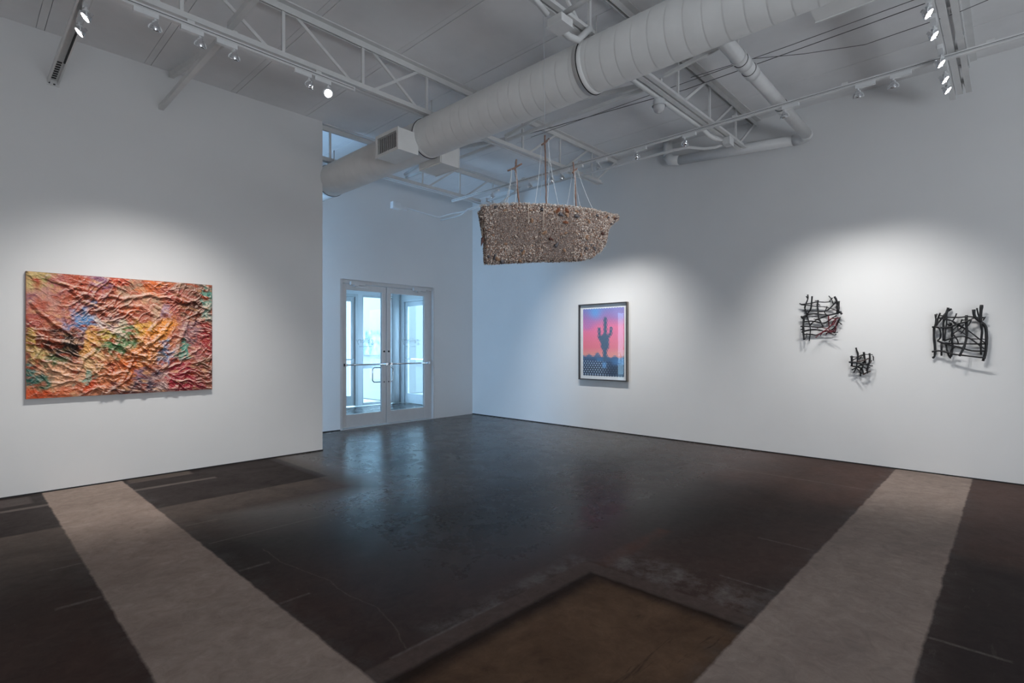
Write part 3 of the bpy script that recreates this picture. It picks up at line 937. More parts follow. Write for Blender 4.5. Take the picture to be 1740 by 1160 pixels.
# one set of shared meshes for every track lamp
HEAD_UP = 0.0
m_adapter = MB().box(-0.075, 0.075, -0.017, 0.017, -0.032, 0.0).box(-0.02, 0.03, -0.019, 0.019, -0.028, -0.012).mesh('adapter', WHITEP)
m_stem = MB().tube([(0.055, 0, -0.03), (0.055, 0, -0.055)], 0.008, 10).lathe([(0.0, -0.052), (0.02, -0.053), (0.02, -0.06), (0.0, -0.061)], 14, Matrix.Translation((0.055, 0, 0))).mesh('stem', WHITEP)
yk = MB()
yk.tube([(0.041 * math.cos(a), 0, 0.041 * math.sin(a)) for a in [math.radians(d) for d in range(-8, 189, 14)]], 0.0045, 6)
m_yoke = yk.mesh('yoke', WHITEP)
rg = MB()
rg.lathe([(0.034, -0.006), (0.0385, -0.006), (0.0385, 0.006), (0.034, 0.006), (0.034, -0.006)], 24)
m_ring = rg.mesh('gimbal_ring', CHROME)
rf = MB()
rf.lathe([(0.033, 0.0), (0.032, -0.010), (0.0265, -0.026), (0.017, -0.040), (0.011, -0.045), (0.011, -0.056), (0.0, -0.057)], 24)
m_refl = rf.mesh('reflector', CHROME)
fc = MB().lathe([(0.0002, 0.004), (0.02, 0.0035), (0.033, 0.0)], 24)
m_face_on = fc.mesh('lamp_face', LAMP_ON)
m_face_off = fc.mesh('lamp_face', LAMP_OFF)


def track_lamp(loc, rz, aim, label, group, lit=True, power=0.0, cone=40, blend=1.0, col=(1, 0.975, 0.94), radius=0.03, size=1.0):
    t = empty('track_lamp', loc, rz)
    place('adapter', m_adapter, t)
    place('stem', m_stem, t)
    hc = Vector((0.055, 0, -0.105))
    wp = Matrix.Translation(loc) @ Matrix.Rotation(rz, 4, 'Z') @ hc
    d = (Vector(aim) - wp).normalized()
    dl = Matrix.Rotation(-rz, 3, 'Z') @ d
    q = dl.to_track_quat('Z', 'Y')
    yaw = math.atan2(dl.y, dl.x)
    y_ = place('yoke', m_yoke, t, tuple(hc)); y_.rotation_euler = (0, 0, yaw + math.pi / 2)
    for n, me in (('gimbal_ring', m_ring), ('reflector', m_refl), ('lamp_face', m_face_on if lit else m_face_off)):
        o = place(n, me, t, tuple(hc))
        o.rotation_euler = q.to_euler()
        o.scale = (size,) * 3
    tag(t, label, 'lamp', group)
    if power:
        l = bpy.data.lights.new('lamp_beam', 'SPOT')
        l.energy = power
        l.spot_size = math.radians(cone)
        l.spot_blend = blend
        l.color = col
        l.shadow_soft_size = radius
        o = bpy.data.objects.new('lamp_beam', l)
        COL.objects.link(o)
        o.location = wp + d * 0.02
        o.rotation_euler = d.to_track_quat('-Z', 'Y').to_euler()
    return t


GL = 'track lamps along the left wall'
ZT = 3.724
track_lamp((0.94, 4.46, ZT), 0, (0.95, 6.45, 0.45), 'chrome-backed track lamp by the left wall, first from the picture edge', GL, power=88, cone=74)
track_lamp((1.23, 4.46, ZT), 0, (1.22, 6.45, 0.45), 'chrome-backed track lamp by the left wall, second from the picture edge', GL, power=88, cone=74)
track_lamp((1.47, 4.46, ZT), 0, (1.50, 6.45, 0.45), 'chrome-backed track lamp beside the sloping bridging bar', GL, power=88, cone=74)
track_lamp((2.08, 4.46, ZT), 0, (1.6, 6.45, 1.55), 'chrome-backed track lamp just left of the glaring one', GL, lit=False)
track_lamp((2.26, 4.46, ZT), 0, (1.35, 1.2, 1.55), 'glaring lit track lamp at the end of the left track, pointing at the camera', GL, power=12, cone=30)
track_lamp((0.645, 4.72, 3.786), math.pi / 2, (-1.0, 4.75, 2.0), 'lit lamp on the strut rail by the left wall, upper of the pair', 'pair of lit lamps on the strut rail', power=60, cone=50)
track_lamp((0.645, 4.98, 3.786), math.pi / 2, (-1.0, 5.05, 2.1), 'lit lamp on the strut rail by the left wall, lower of the pair', 'pair of lit lamps on the strut rail', power=60, cone=50)
GR = 'track lamps along the right wall'
H = math.pi / 2
for (y, aim, pw, cone, lab) in (
        (0.70, (7.13, 0.95, 0.3), 72, 76, 'chrome-backed lamp on the right track, nearest the five lit lamps'),
        (0.96, (7.13, 1.15, 0.3), 100, 76, 'chrome-backed lamp on the right track, second from the five lit lamps'),
        (1.58, (7.13, 1.45, 0.3), 95, 76, 'chrome-backed lamp on the right track, in front of the fat drain pipe'),
        (2.62, (7.13, 4.70, 1.5), 0, 60, 'chrome-backed lamp on the right track above the conduit end'),
        (3.23, (7.13, 4.55, 1.62), 0, 64, 'chrome-backed lamp on the right track above the framed cactus print'),
        (3.78, (7.13, 4.15, 0.4), 98, 74, 'chrome-backed lamp on the right track, over the bow of the boat'),
        (4.15, (7.13, 4.6, 0.4), 122, 74, 'chrome-backed lamp on the right track behind the bow mast, nearer one'),
        (4.37, (7.13, 4.9, 1.5), 0, 66, 'chrome-backed lamp on the right track behind the bow mast, middle one'),
        (4.54, (7.13, 4.9, 1.62), 0, 66, 'chrome-backed lamp on the right track between the middle and bow masts'),
        (4.94, (7.13, 5.1, 0.4), 92, 74, 'chrome-backed lamp on the right track left of the middle mast'),
        (5.70, (7.13, 5.3, 1.6), 0, 66, 'chrome-backed lamp on the right track, farthest from the camera')):
    track_lamp((5.66, y, ZT), H, aim, lab, GR, lit=pw > 0, power=pw, cone=cone, col=(1, 0.985, 0.96))
GN = 'five lit lamps at upper right'
for i, x in enumerate((4.62, 4.98, 5.52, 5.88, 6.14)):
    track_lamp((x, 0.42, 3.772), 0, (x - 0.25, -2.2, 1.1), 'lit lamp, %s of the five on the upper right track' %
               ('nearest the camera', 'second nearest', 'middle one', 'second from the wall', 'closest to the right wall')[i], GN, power=75, cone=50)
track_lamp((2.55, 0.42, 3.772), 0, (2.92, 2.36, 2.12), 'added lamp above the view, brightening the side of the hanging boat', 'added lamp for the boat', power=95, cone=30)  # added unseen lamp that brightens the near side of the boat

# outlines of the hung works, metres
TWIGS_LEFT = [
    (0.0061, 0, [(1.781, 1.97), (1.782, 1.921), (1.809, 1.856), (1.822, 1.801), (1.806, 1.739), (1.787, 1.665), (1.77, 1.592), (1.765, 1.525), (1.778, 1.415)]),
    (0.0055, 0, [(1.795, 1.95), (1.782, 1.921)]),
    (0.0073, 0, [(1.735, 1.949), (1.743, 1.883), (1.756, 1.798), (1.792, 1.745), (1.811, 1.703)]),
    (0.0104, 0, [(1.811, 1.715), (1.822, 1.667), (1.828, 1.581), (1.825, 1.495), (1.817, 1.425)]),
    (0.0078, 0, [(1.681, 1.9), (1.686, 1.837), (1.678, 1.776), (1.67, 1.698), (1.641, 1.63), (1.619, 1.588)]),
    (0.0095, 0, [(1.507, 1.931), (1.486, 1.88), (1.481, 1.785), (1.484, 1.726)]),
    (0.0106, 0, [(1.46, 1.872), (1.46, 1.813), (1.458, 1.754)]),
    (0.0071, 0, [(1.491, 1.868), (1.54, 1.811), (1.577, 1.772)]),
    (0.006, 0, [(1.577, 1.772), (1.641, 1.76), (1.721, 1.772), (1.839, 1.778)]),
    (0.0052, 0, [(1.875, 1.872), (1.853, 1.858), (1.765, 1.863), (1.683, 1.876), (1.598, 1.868), (1.53, 1.87)]),
    (0.0049, 0, [(1.856, 1.852), (1.781, 1.842), (1.694, 1.825), (1.588, 1.811), (1.484, 1.764)]),
    (0.0062, 0, [(1.859, 1.705), (1.803, 1.727), (1.737, 1.737), (1.651, 1.73), (1.582, 1.718)]),
    (0.007, 0, [(1.43, 1.747), (1.499, 1.727), (1.567, 1.712), (1.63, 1.69), (1.694, 1.662), (1.737, 1.627), (1.759, 1.598)]),
    (0.0071, 0, [(1.85, 1.643), (1.77, 1.653), (1.699, 1.641), (1.63, 1.624), (1.582, 1.641), (1.53, 1.68), (1.484, 1.708)]),
    (0.0074, 0, [(1.85, 1.588), (1.748, 1.585), (1.662, 1.571), (1.609, 1.588)]),
    (0.0074, 0, [(1.853, 1.52), (1.776, 1.543), (1.71, 1.548), (1.651, 1.538), (1.603, 1.522)]),
    (0.0068, 0, [(1.842, 1.492), (1.765, 1.494), (1.705, 1.484), (1.651, 1.504), (1.609, 1.528)]),
    (0.0068, 0, [(1.853, 1.551), (1.82, 1.55)]),
    (0.0098, 0, [(1.859, 1.714), (1.825, 1.667)]),
    (0.0045, 0, [(1.567, 1.944), (1.54, 1.901), (1.525, 1.846)]),
    (0.0044, 0, [(1.525, 1.917), (1.556, 1.872)]),
    (0.0036, 0, [(1.713, 1.894), (1.681, 1.892)]),
    (0.0042, 0, [(1.686, 1.861), (1.662, 1.836)]),
    (0.0094, 0, [(1.427, 1.718), (1.448, 1.748), (1.473, 1.731)]),
    (0.0053, 0, [(1.471, 1.637), (1.432, 1.601)]),
    (0.0047, 0, [(1.478, 1.493), (1.491, 1.481), (1.567, 1.509)]),
    (0.0038, 0, [(1.468, 1.513), (1.52, 1.508)]),
    (0.0065, 0, [(1.443, 1.689), (1.473, 1.613), (1.504, 1.573), (1.546, 1.538), (1.619, 1.522)]),
    (0.0049, 0, [(1.817, 1.428), (1.798, 1.452), (1.792, 1.507)]),
    (0.0045, 0, [(1.588, 1.82), (1.603, 1.773), (1.609, 1.749), (1.577, 1.712)]),
    (0.004, 0, [(1.831, 1.829), (1.817, 1.789)]),
    (0.0042, 0, [(1.737, 1.7), (1.683, 1.707)]),
    (0.0039, 0, [(1.718, 1.675), (1.694, 1.668), (1.662, 1.658)]),
    (0.0036, 1, [(1.574, 1.712), (1.572, 1.64), (1.567, 1.586)]),
    (0.0035, 1, [(1.45, 1.677), (1.494, 1.673), (1.535, 1.669), (1.567, 1.646)]),
    (0.0038, 1, [(1.458, 1.666), (1.473, 1.643), (1.489, 1.608), (1.496, 1.549), (1.509, 1.502)]),
    (0.0041, 1, [(1.494, 1.679), (1.509, 1.62), (1.556, 1.58), (1.577, 1.551), (1.619, 1.516), (1.662, 1.481), (1.683, 1.451)]),
    (0.0036, 1, [(1.504, 1.608), (1.54, 1.592), (1.577, 1.557), (1.651, 1.577), (1.683, 1.559)]),
    (0.0036, 1, [(1.504, 1.514), (1.546, 1.532), (1.577, 1.557)]),
    (0.0036, 1, [(1.525, 1.502), (1.567, 1.533), (1.619, 1.516), (1.651, 1.474)]),
    (0.0035, 1, [(1.484, 1.572), (1.509, 1.538), (1.535, 1.52), (1.598, 1.504)]),
    (0.0035, 1, [(1.473, 1.684), (1.514, 1.656), (1.556, 1.574)]),
    (0.003, 1, [(1.489, 1.608), (1.484, 1.549)]),
    (0.003, 1, [(1.598, 1.48), (1.567, 1.533)]),
]
TWIGS_SMALL = [
    (0.0065, 0, [(1.296, 1.333), (1.289, 1.303), (1.277, 1.266), (1.279, 1.21), (1.288, 1.161), (1.289, 1.112), (1.296, 1.088), (1.312, 1.047)]),
    (0.0085, 0, [(1.327, 1.241), (1.327, 1.176), (1.331, 1.124)]),
    (0.008, 0, [(1.216, 1.285), (1.211, 1.235), (1.206, 1.187), (1.221, 1.162), (1.231, 1.114), (1.252, 1.073), (1.252, 1.007)]),
    (0.0084, 0, [(1.152, 1.271), (1.15, 1.224), (1.157, 1.164), (1.174, 1.1), (1.177, 1.044)]),
    (0.0049, 0, [(1.35, 1.229), (1.276, 1.23), (1.221, 1.255), (1.13, 1.256)]),
    (0.0044, 0, [(1.137, 1.242), (1.129, 1.224), (1.13, 1.188)]),
    (0.0069, 0, [(1.352, 1.168), (1.289, 1.169), (1.235, 1.15), (1.187, 1.147), (1.15, 1.164)]),
    (0.0057, 2, [(1.279, 1.173), (1.221, 1.187), (1.18, 1.207), (1.154, 1.22)]),
    (0.0073, 0, [(1.345, 1.127), (1.282, 1.113), (1.241, 1.094), (1.221, 1.034)]),
    (0.0061, 0, [(1.329, 1.079), (1.289, 1.104), (1.235, 1.146), (1.221, 1.171)]),
    (0.0041, 0, [(1.31, 1.197), (1.282, 1.218), (1.228, 1.221)]),
    (0.0044, 0, [(1.262, 1.194), (1.248, 1.23), (1.224, 1.251)]),
    (0.0064, 2, [(1.221, 1.03), (1.187, 1.051), (1.147, 1.073)]),
    (0.0052, 0, [(1.201, 1.179), (1.197, 1.139), (1.134, 1.129)]),
    (0.006, 0, [(1.221, 1.042), (1.241, 1.066), (1.279, 1.097)]),
    (0.0052, 2, [(1.147, 1.18), (1.18, 1.123), (1.191, 1.071)]),
    (0.0049, 0, [(1.341, 1.176), (1.314, 1.201)]),
    (0.0048, 0, [(1.164, 1.196), (1.134, 1.188)]),
    (0.0052, 0, [(1.262, 1.162), (1.235, 1.126), (1.187, 1.099), (1.154, 1.116)]),
]
TWIGS_RIGHT = [
    (0.009, 0, [(0.592, 1.558), (0.595, 1.447), (0.587, 1.337), (0.59, 1.247), (0.609, 1.226)]),
    (0.0069, 0, [(0.581, 1.685), (0.576, 1.612), (0.587, 1.544)]),
    (0.0048, 0, [(0.568, 1.691), (0.58, 1.647)]),
    (0.0069, 0, [(0.538, 1.694), (0.557, 1.639), (0.568, 1.571)]),
    (0.0089, 0, [(0.477, 1.749), (0.493, 1.685), (0.512, 1.617), (0.517, 1.515), (0.514, 1.405)]),
    (0.0081, 0, [(0.451, 1.737), (0.496, 1.699), (0.549, 1.612), (0.576, 1.564)]),
    (0.0061, 0, [(0.488, 1.712), (0.488, 1.63), (0.496, 1.514), (0.506, 1.405)]),
    (0.0076, 0, [(0.609, 1.551), (0.555, 1.543), (0.538, 1.488), (0.544, 1.433), (0.565, 1.409)]),
    (0.0076, 0, [(0.565, 1.409), (0.512, 1.378), (0.449, 1.357), (0.386, 1.337), (0.295, 1.304), (0.176, 1.301)]),
    (0.0076, 0, [(0.538, 1.543), (0.47, 1.544), (0.397, 1.58), (0.335, 1.598), (0.27, 1.636), (0.191, 1.633)]),
    (0.0061, 0, [(0.485, 1.65), (0.397, 1.644), (0.325, 1.651), (0.265, 1.642), (0.191, 1.636)]),
    (0.0048, 0, [(0.557, 1.674), (0.517, 1.669)]),
    (0.0062, 0, [(0.565, 1.647), (0.512, 1.631), (0.454, 1.615), (0.407, 1.58), (0.345, 1.531), (0.295, 1.484), (0.23, 1.416), (0.186, 1.377)]),
    (0.0051, 0, [(0.412, 1.688), (0.423, 1.648), (0.449, 1.602)]),
    (0.01, 0, [(0.335, 1.665), (0.335, 1.578), (0.33, 1.471), (0.34, 1.391), (0.356, 1.324), (0.386, 1.249)]),
    (0.0113, 0, [(0.277, 1.719), (0.27, 1.649), (0.23, 1.601), (0.191, 1.547), (0.183, 1.468), (0.183, 1.377), (0.191, 1.278), (0.21, 1.202)]),
    (0.0053, 0, [(0.255, 1.734), (0.24, 1.648), (0.215, 1.574), (0.176, 1.534)]),
    (0.0119, 0, [(0.218, 1.762), (0.224, 1.674), (0.225, 1.588)]),
    (0.0079, 0, [(0.225, 1.588), (0.215, 1.508), (0.22, 1.429), (0.225, 1.35), (0.223, 1.265)]),
    (0.0049, 0, [(0.191, 1.646), (0.21, 1.607)]),
    (0.0047, 0, [(0.295, 1.617), (0.315, 1.564), (0.335, 1.544), (0.376, 1.478)]),
    (0.0047, 0, [(0.368, 1.626), (0.386, 1.579), (0.438, 1.52)]),
    (0.004, 0, [(0.368, 1.616), (0.335, 1.618)]),
    (0.0047, 0, [(0.402, 1.587), (0.402, 1.512), (0.433, 1.486)]),
    (0.0047, 0, [(0.356, 1.572), (0.376, 1.539), (0.438, 1.479)]),
    (0.0062, 0, [(0.512, 1.405), (0.449, 1.432), (0.386, 1.448), (0.335, 1.444), (0.285, 1.41), (0.225, 1.35), (0.196, 1.324)]),
    (0.005, 0, [(0.3, 1.424), (0.176, 1.419)]),
    (0.0075, 0, [(0.533, 1.385), (0.449, 1.378), (0.376, 1.374), (0.176, 1.373)]),
    (0.0076, 0, [(0.609, 1.292), (0.555, 1.302), (0.491, 1.289), (0.438, 1.269), (0.356, 1.257), (0.186, 1.232)]),
    (0.0075, 0, [(0.53, 1.378), (0.532, 1.251)]),
    (0.0082, 0, [(0.459, 1.595), (0.449, 1.527), (0.449, 1.445), (0.449, 1.378), (0.443, 1.35), (0.454, 1.242)]),
    (0.0068, 0, [(0.496, 1.364), (0.485, 1.296), (0.459, 1.228), (0.451, 1.31), (0.417, 1.344)]),
    (0.0054, 0, [(0.438, 1.472), (0.407, 1.418), (0.397, 1.371)]),
    (0.0055, 0, [(0.491, 1.582), (0.459, 1.554), (0.491, 1.535)]),
    (0.0054, 0, [(0.47, 1.391), (0.443, 1.445)]),
    (0.0047, 0, [(0.443, 1.595), (0.407, 1.566), (0.335, 1.518)]),
    (0.0047, 0, [(0.407, 1.512), (0.376, 1.498), (0.335, 1.464)]),
]
BOAT_AT = (2.897, 2.394, 2.127)
BOAT_YAW = -0.6389
HULL_TOP = [(-0.47, 0.159), (-0.437, 0.168), (-0.296, 0.183), (-0.128, 0.186), (0.086, 0.183), (0.305, 0.176), (0.438, 0.165), (0.541, 0.169)]
HULL_BOTTOM = [(-0.437, -0.204), (-0.296, -0.192), (-0.128, -0.179), (0.086, -0.169), (0.239, -0.16), (0.327, -0.137), (0.402, -0.083), (0.433, -0.036), (0.442, 0.012), (0.447, 0.05), (0.465, 0.089), (0.505, 0.125), (0.541, 0.152)]
MAST_STERN = [(-0.198, 0.179), (-0.217, 0.331), (-0.231, 0.471), (-0.223, 0.533)]
SPAR_STERN = [(-0.288, 0.447), (-0.242, 0.466), (-0.187, 0.502)]
MAST_MIDDLE = [(-0.007, 0.175), (-0.013, 0.425), (-0.018, 0.717)]
SPAR_MIDDLE = [(-0.047, 0.636), (-0.017, 0.663), (0.017, 0.703)]
MAST_BOW = [(0.217, 0.168), (0.204, 0.395), (0.19, 0.54)]
SPAR_BOW = [(0.177, 0.453), (0.199, 0.479), (0.225, 0.502)]
RIGGING = [[(-0.259, 0.453), (-0.28, 0.307), (-0.313, 0.182)], [(-0.242, 0.462), (-0.227, 0.364), (-0.246, 0.185)], [(-0.217, 0.48), (-0.204, 0.332), (-0.187, 0.188)], [(-0.263, 0.453), (-0.292, 0.286), (-0.342, 0.177)], [(-0.047, 0.636), (-0.068, 0.422), (-0.107, 0.187)], [(-0.039, 0.641), (-0.03, 0.424), (-0.056, 0.19)], [(0.0, 0.681), (0.021, 0.427), (0.063, 0.191)], [(0.009, 0.69), (0.004, 0.426), (-0.017, 0.187)], [(0.186, 0.462), (0.173, 0.33), (0.151, 0.19)], [(0.195, 0.471), (0.182, 0.31), (0.169, 0.187)], [(0.221, 0.493), (0.274, 0.314), (0.34, 0.173)], [(0.212, 0.488), (0.234, 0.333), (0.287, 0.18)]]
PENDANTS = [[(-0.472, 0.106), (-0.472, -0.029)], [(-0.167, 0.185), (-0.167, 0.077)], [(-0.062, 0.185), (-0.062, 0.014)]]
LINE_TOP = (-0.021, 1.668)
BIG_SHELLS = [(0.034, 0.16, 0), (0.116, 0.164, 0), (0.065, 0.128, 1), (0.099, 0.066, 0), (0.0, -0.038, 2), (0.09, -0.014, 3), (-0.259, 0.09, 3), (0.393, 0.023, 2), (0.313, 0.003, 3), (-0.179, -0.135, 4), (-0.359, -0.169, 4), (-0.33, -0.193, 1), (0.208, 0.1, 3), (0.182, 0.124, 1), (0.501, 0.146, 2), (-0.441, 0.148, 3), (-0.412, 0.133, 3), (-0.482, 0.097, 3), (-0.246, -0.029, 3), (-0.107, -0.029, 3), (0.164, -0.12, 3), (0.0, 0.092, 3), (0.043, -0.074, 1), (0.371, -0.042, 3)]

# ------------------------------------------------------------------ crumpled colour-field canvas
def vnoise(x, y, seed):
    xi, yi = np.floor(x).astype(np.int64), np.floor(y).astype(np.int64)
    xf, yf = x - xi, y - yi
    u, v = xf * xf * xf * (xf * (xf * 6 - 15) + 10), yf * yf * yf * (yf * (yf * 6 - 15) + 10)

    def g(i, j):
        h = (i * 374761393 + j * 668265263 + seed * 1442695041) & 0xffffffff
        h = ((h ^ (h >> 13)) * 1274126177) & 0xffffffff
        a = ((h ^ (h >> 16)) & 0xffff) / 65535.0 * 2 * np.pi
        return np.cos(a), np.sin(a)
    r = 0
    out = []
    for di, dj in ((0, 0), (1, 0), (0, 1), (1, 1)):
        gx, gy = g(xi + di, yi + dj)
        out.append(gx * (xf - di) + gy * (yf - dj))
    return ((out[0] * (1 - u) + out[1] * u) * (1 - v) + (out[2] * (1 - u) + out[3] * u) * v) * 1.5


def lin(c):
    c = np.asarray(c, float) / 255.0
    return np.where(c <= 0.04045, c / 12.92, ((c + 0.055) / 1.055) ** 2.4)


def grid_object(name, nu, nv, pos, col, mat, parent):
    """pos, col: arrays (nv, nu, 3)"""
    me = bpy.data.meshes.new(name)
    idx = np.arange(nu * nv).reshape(nv, nu)
    f = np.stack([idx[:-1, :-1], idx[1:, :-1], idx[1:, 1:], idx[:-1, 1:]], -1).reshape(-1, 4)
    me.vertices.add(nu * nv)
    me.vertices.foreach_set('co', pos.reshape(-1).astype(np.float32))
    me.loops.add(f.size)
    me.loops.foreach_set('vertex_index', f.reshape(-1).astype(np.int32))
    me.polygons.add(len(f))
    me.polygons.foreach_set('loop_start', np.arange(0, f.size, 4, dtype=np.int32))
    me.polygons.foreach_set('loop_total', np.full(len(f), 4, dtype=np.int32))
    me.update(calc_edges=True)
    me.polygons.foreach_set('use_smooth', np.ones(len(f), dtype=bool))
    at = me.color_attributes.new('paint', 'FLOAT_COLOR', 'POINT')
    rgba = np.ones((nu * nv, 4), np.float32)
    rgba[:, :3] = col.reshape(-1, 3)
    at.data.foreach_set('color', rgba.reshape(-1))
    me.materials.append(mat)
    me.validate()
    o = bpy.data.objects.new(name, me)
    COL.objects.link(o)
    o.parent = parent
    return o


def paint_material(name, rough, grain=0.0):
    k = NT(name)
    a = k.n('ShaderNodeAttribute', attribute_name='paint')
    c = a.outputs['Color']
    if grain:
        c = k.mix(k.math('MULTIPLY', k.ramp(k.noise(k.coord(), 160, 3, 0.7), 0.3, 0.7), grain), c, (0.05, 0.035, 0.03, 1))
    k.put(k.b.inputs['Base Color'], c)
    k.b.inputs['Roughness'].default_value = rough
    return k.m


PX0, PX1, PZ0, PZ1 = 0.450, 1.976, 0.872, 2.027
ptg = empty('crumpled_painting', ((PX0 + PX1) / 2, YL, (PZ0 + PZ1) / 2))
BLOBS = [(60, 80, 205, 185, 130, 80), (150, 70, 160, 155, 95, 50), (150, 250, 195, 150, 140, 110), (130, 310, 190, 75, 40, 55), (250, 150, 175, 105, 105, 80), (380, 160, 180, 88, 65, 100),
         (560, 100, 140, 98, 132, 85), (700, 100, 195, 80, 55, 60), (850, 170, 172, 150, 130, 80), (1020, 120, 212, 112, 52, 80), (1170, 110, 190, 105, 70, 60), (1300, 130, 142, 110, 95, 85),
         (1450, 130, 100, 88, 80, 60), (1500, 230, 95, 178, 165, 62), (1530, 370, 145, 182, 172, 60), (1400, 320, 90, 55, 45, 60), (430, 420, 85, 150, 208, 85), (400, 390, 85, 150, 208, 60),
         (560, 440, 210, 205, 205, 60), (690, 420, 195, 165, 170, 55), (760, 390, 200, 90, 38, 60), (900, 390, 165, 92, 75, 70), (1000, 310, 195, 165, 140, 60), (1150, 370, 175, 152, 175, 50),
         (1150, 460, 225, 150, 55, 65), (950, 500, 215, 170, 75, 65), (1060, 570, 230, 155, 50, 60), (690, 510, 200, 200, 178, 45), (820, 580, 105, 152, 108, 60), (690, 640, 62, 132, 85, 75),
         (620, 610, 195, 178, 75, 45), (300, 635, 28, 22, 22, 75), (230, 620, 40, 28, 26, 50), (370, 660, 40, 32, 28, 40), (180, 560, 165, 85, 62, 70), (60, 620, 195, 165, 80, 45), (130, 690, 198, 182, 122, 55),
         (220, 750, 72, 105, 66, 55), (80, 900, 30, 108, 102, 75), (140, 970, 60, 108, 85, 55), (100, 1060, 215, 88, 38, 70), (300, 1060, 205, 110, 70, 70), (300, 880, 218, 172, 138, 100),
         (470, 890, 125, 178, 165, 38), (430, 960, 130, 178, 165, 32), (520, 1000, 212, 80, 30, 50), (640, 880, 215, 135, 90, 90), (820, 830, 222, 120, 52, 70), (770, 920, 215, 115, 55, 50), (900, 700, 225, 152, 88, 80),
         (1000, 690, 225, 160, 95, 60), (1110, 690, 118, 168, 212, 55), (1130, 750, 118, 168, 212, 45), (1290, 680, 75, 165, 152, 48), (1270, 740, 55, 110, 110, 35), (1180, 770, 195, 95, 82, 50), (1250, 900, 172, 36, 66, 95), (1350, 960, 165, 28, 60, 80),
         (1440, 980, 165, 45, 65, 70), (1520, 610, 172, 48, 60, 80), (1540, 740, 165, 50, 55, 50), (1500, 800, 115, 85, 62, 60), (1420, 680, 185, 122, 122, 70), (1350, 540, 155, 122, 132, 70), (1500, 900, 150, 70, 62, 60),
         (950, 950, 78, 68, 88, 80), (800, 1000, 105, 72, 78, 80), (1090, 970, 190, 165, 165, 60), (900, 870, 150, 120, 150, 40), (600, 1030, 215, 145, 110, 60), (500, 800, 220, 190, 140, 90), (480, 640, 215, 165, 90, 70), (600, 320, 165, 85, 65, 90), (1250, 250, 178, 95, 85, 90),
         (900, 260, 195, 130, 110, 70), (60, 450, 165, 85, 80, 90), (350, 300, 190, 110, 90, 80), (40, 300, 130, 90, 120, 40)]
FOLDS = [((330, 170), (430, 270), (560, 340), (640, 395)), ((60, 290), (150, 400), (300, 520), (420, 690)), ((620, 235), (780, 250), (1000, 225), (1150, 250), (1350, 290)), ((1180, 180), (1280, 240), (1440, 290)),
         ((690, 345), (790, 390), (870, 430)), ((600, 330), (800, 320), (900, 320), (1060, 400)), ((730, 970), (800, 830), (860, 750)), ((850, 725), (980, 640), (1080, 545), (1180, 445)), ((640, 1050), (720, 985), (820, 890)),
         ((1100, 830), (1220, 740), (1260, 600), (1330, 440)), ((1370, 290), (1395, 400), (1390, 470)), ((1060, 610), (1110, 720), (1130, 780)), ((770, 740), (850, 745), (940, 735)), ((560, 560), (620, 670), (630, 780)), ((760, 560), (800, 690), (840, 720)),
         ((180, 80), (330, 160), (460, 190)), ((100, 590), (260, 620), (380, 650)), ((1000, 330), (1080, 420), (980, 520)), ((400, 860), (430, 760), (520, 700)), ((1180, 430), (1080, 340), (1020, 320)), ((380, 210), (560, 260), (620, 230)), ((930, 790), (1000, 830), (1050, 870)), ((1430, 330), (1470, 400), (1500, 330))]
NU, NV = 460, 348
uu, vv = np.meshgrid(np.linspace(0, 1, NU), np.linspace(0, 1, NV))
cx_, cy_ = 24 + uu * 1558, (30 + 110 * uu) + vv * ((1097 - 87 * uu) - (30 + 110 * uu))
# crumple field: creases of three directions, each ruling its own regions of the cloth
q1 = vnoise(uu * 3.2, vv * 2.4, 11); q2 = vnoise(uu * 3.2 + 7, vv * 2.4 + 3, 12)


def ridge(x, y, s):
    return 1 - np.minimum(1, np.abs(vnoise(x, y, s)) * 2.6)


h = np.zeros_like(uu)
for di, (an, s0) in enumerate(((0.55, 51), (-0.75, 61), (0.05, 71), (1.35, 81))):
    msk = np.clip(0.45 + 1.6 * vnoise(uu * 3.4 + di * 9, vv * 2.7 + di * 5, s0), 0, 1)
    xx, yy = uu * 1.32 + 0.07 * q1 + 0.02 * vnoise(uu * 16, vv * 12, s0 + 1), vv + 0.07 * q2 + 0.02 * vnoise(uu * 16, vv * 12, s0 + 2)
    xr = xx * np.cos(an) + yy * np.sin(an)
    yr = -xx * np.sin(an) + yy * np.cos(an)
    h += msk * (1.0 * ridge(xr * 3.0, yr * 8, s0 + 3) ** 3 + 0.55 * ridge(xr * 6.5, yr * 17, s0 + 4) ** 2.5 + 0.22 * ridge(xr * 18, yr * 36, s0 + 5) ** 2)
h += 0.14 * ridge(uu * 70, vv * 54, 4) + 0.35 * vnoise(uu * 6, vv * 5, 5) + 0.25 * ridge(uu * 24 + q1, vv * 19 + q2, 6) ** 2
fold = np.zeros_like(uu)
for pl in FOLDS:
    for (a0, b0), (a1, b1) in zip(pl[:-1], pl[1:]):
        wx, wy = cx_ + 14 * vnoise(uu * 14, vv * 11, 21), cy_ + 14 * vnoise(uu * 14, vv * 11, 22)
        dx, dy = a1 - a0, b1 - b0
        t = np.clip(((wx - a0) * dx + (wy - b0) * dy) / (dx * dx + dy * dy), 0, 1)
        d = np.hypot(wx - a0 - t * dx, wy - b0 - t * dy)
        fold = np.maximum(fold, np.clip(1 - d / 20, 0, 1) ** 0.7)
h += 1.1 * fold
edge = np.clip(np.minimum(np.minimum(uu, 1 - uu) * 1.32, np.minimum(vv, 1 - vv)) / 0.03, 0, 1)
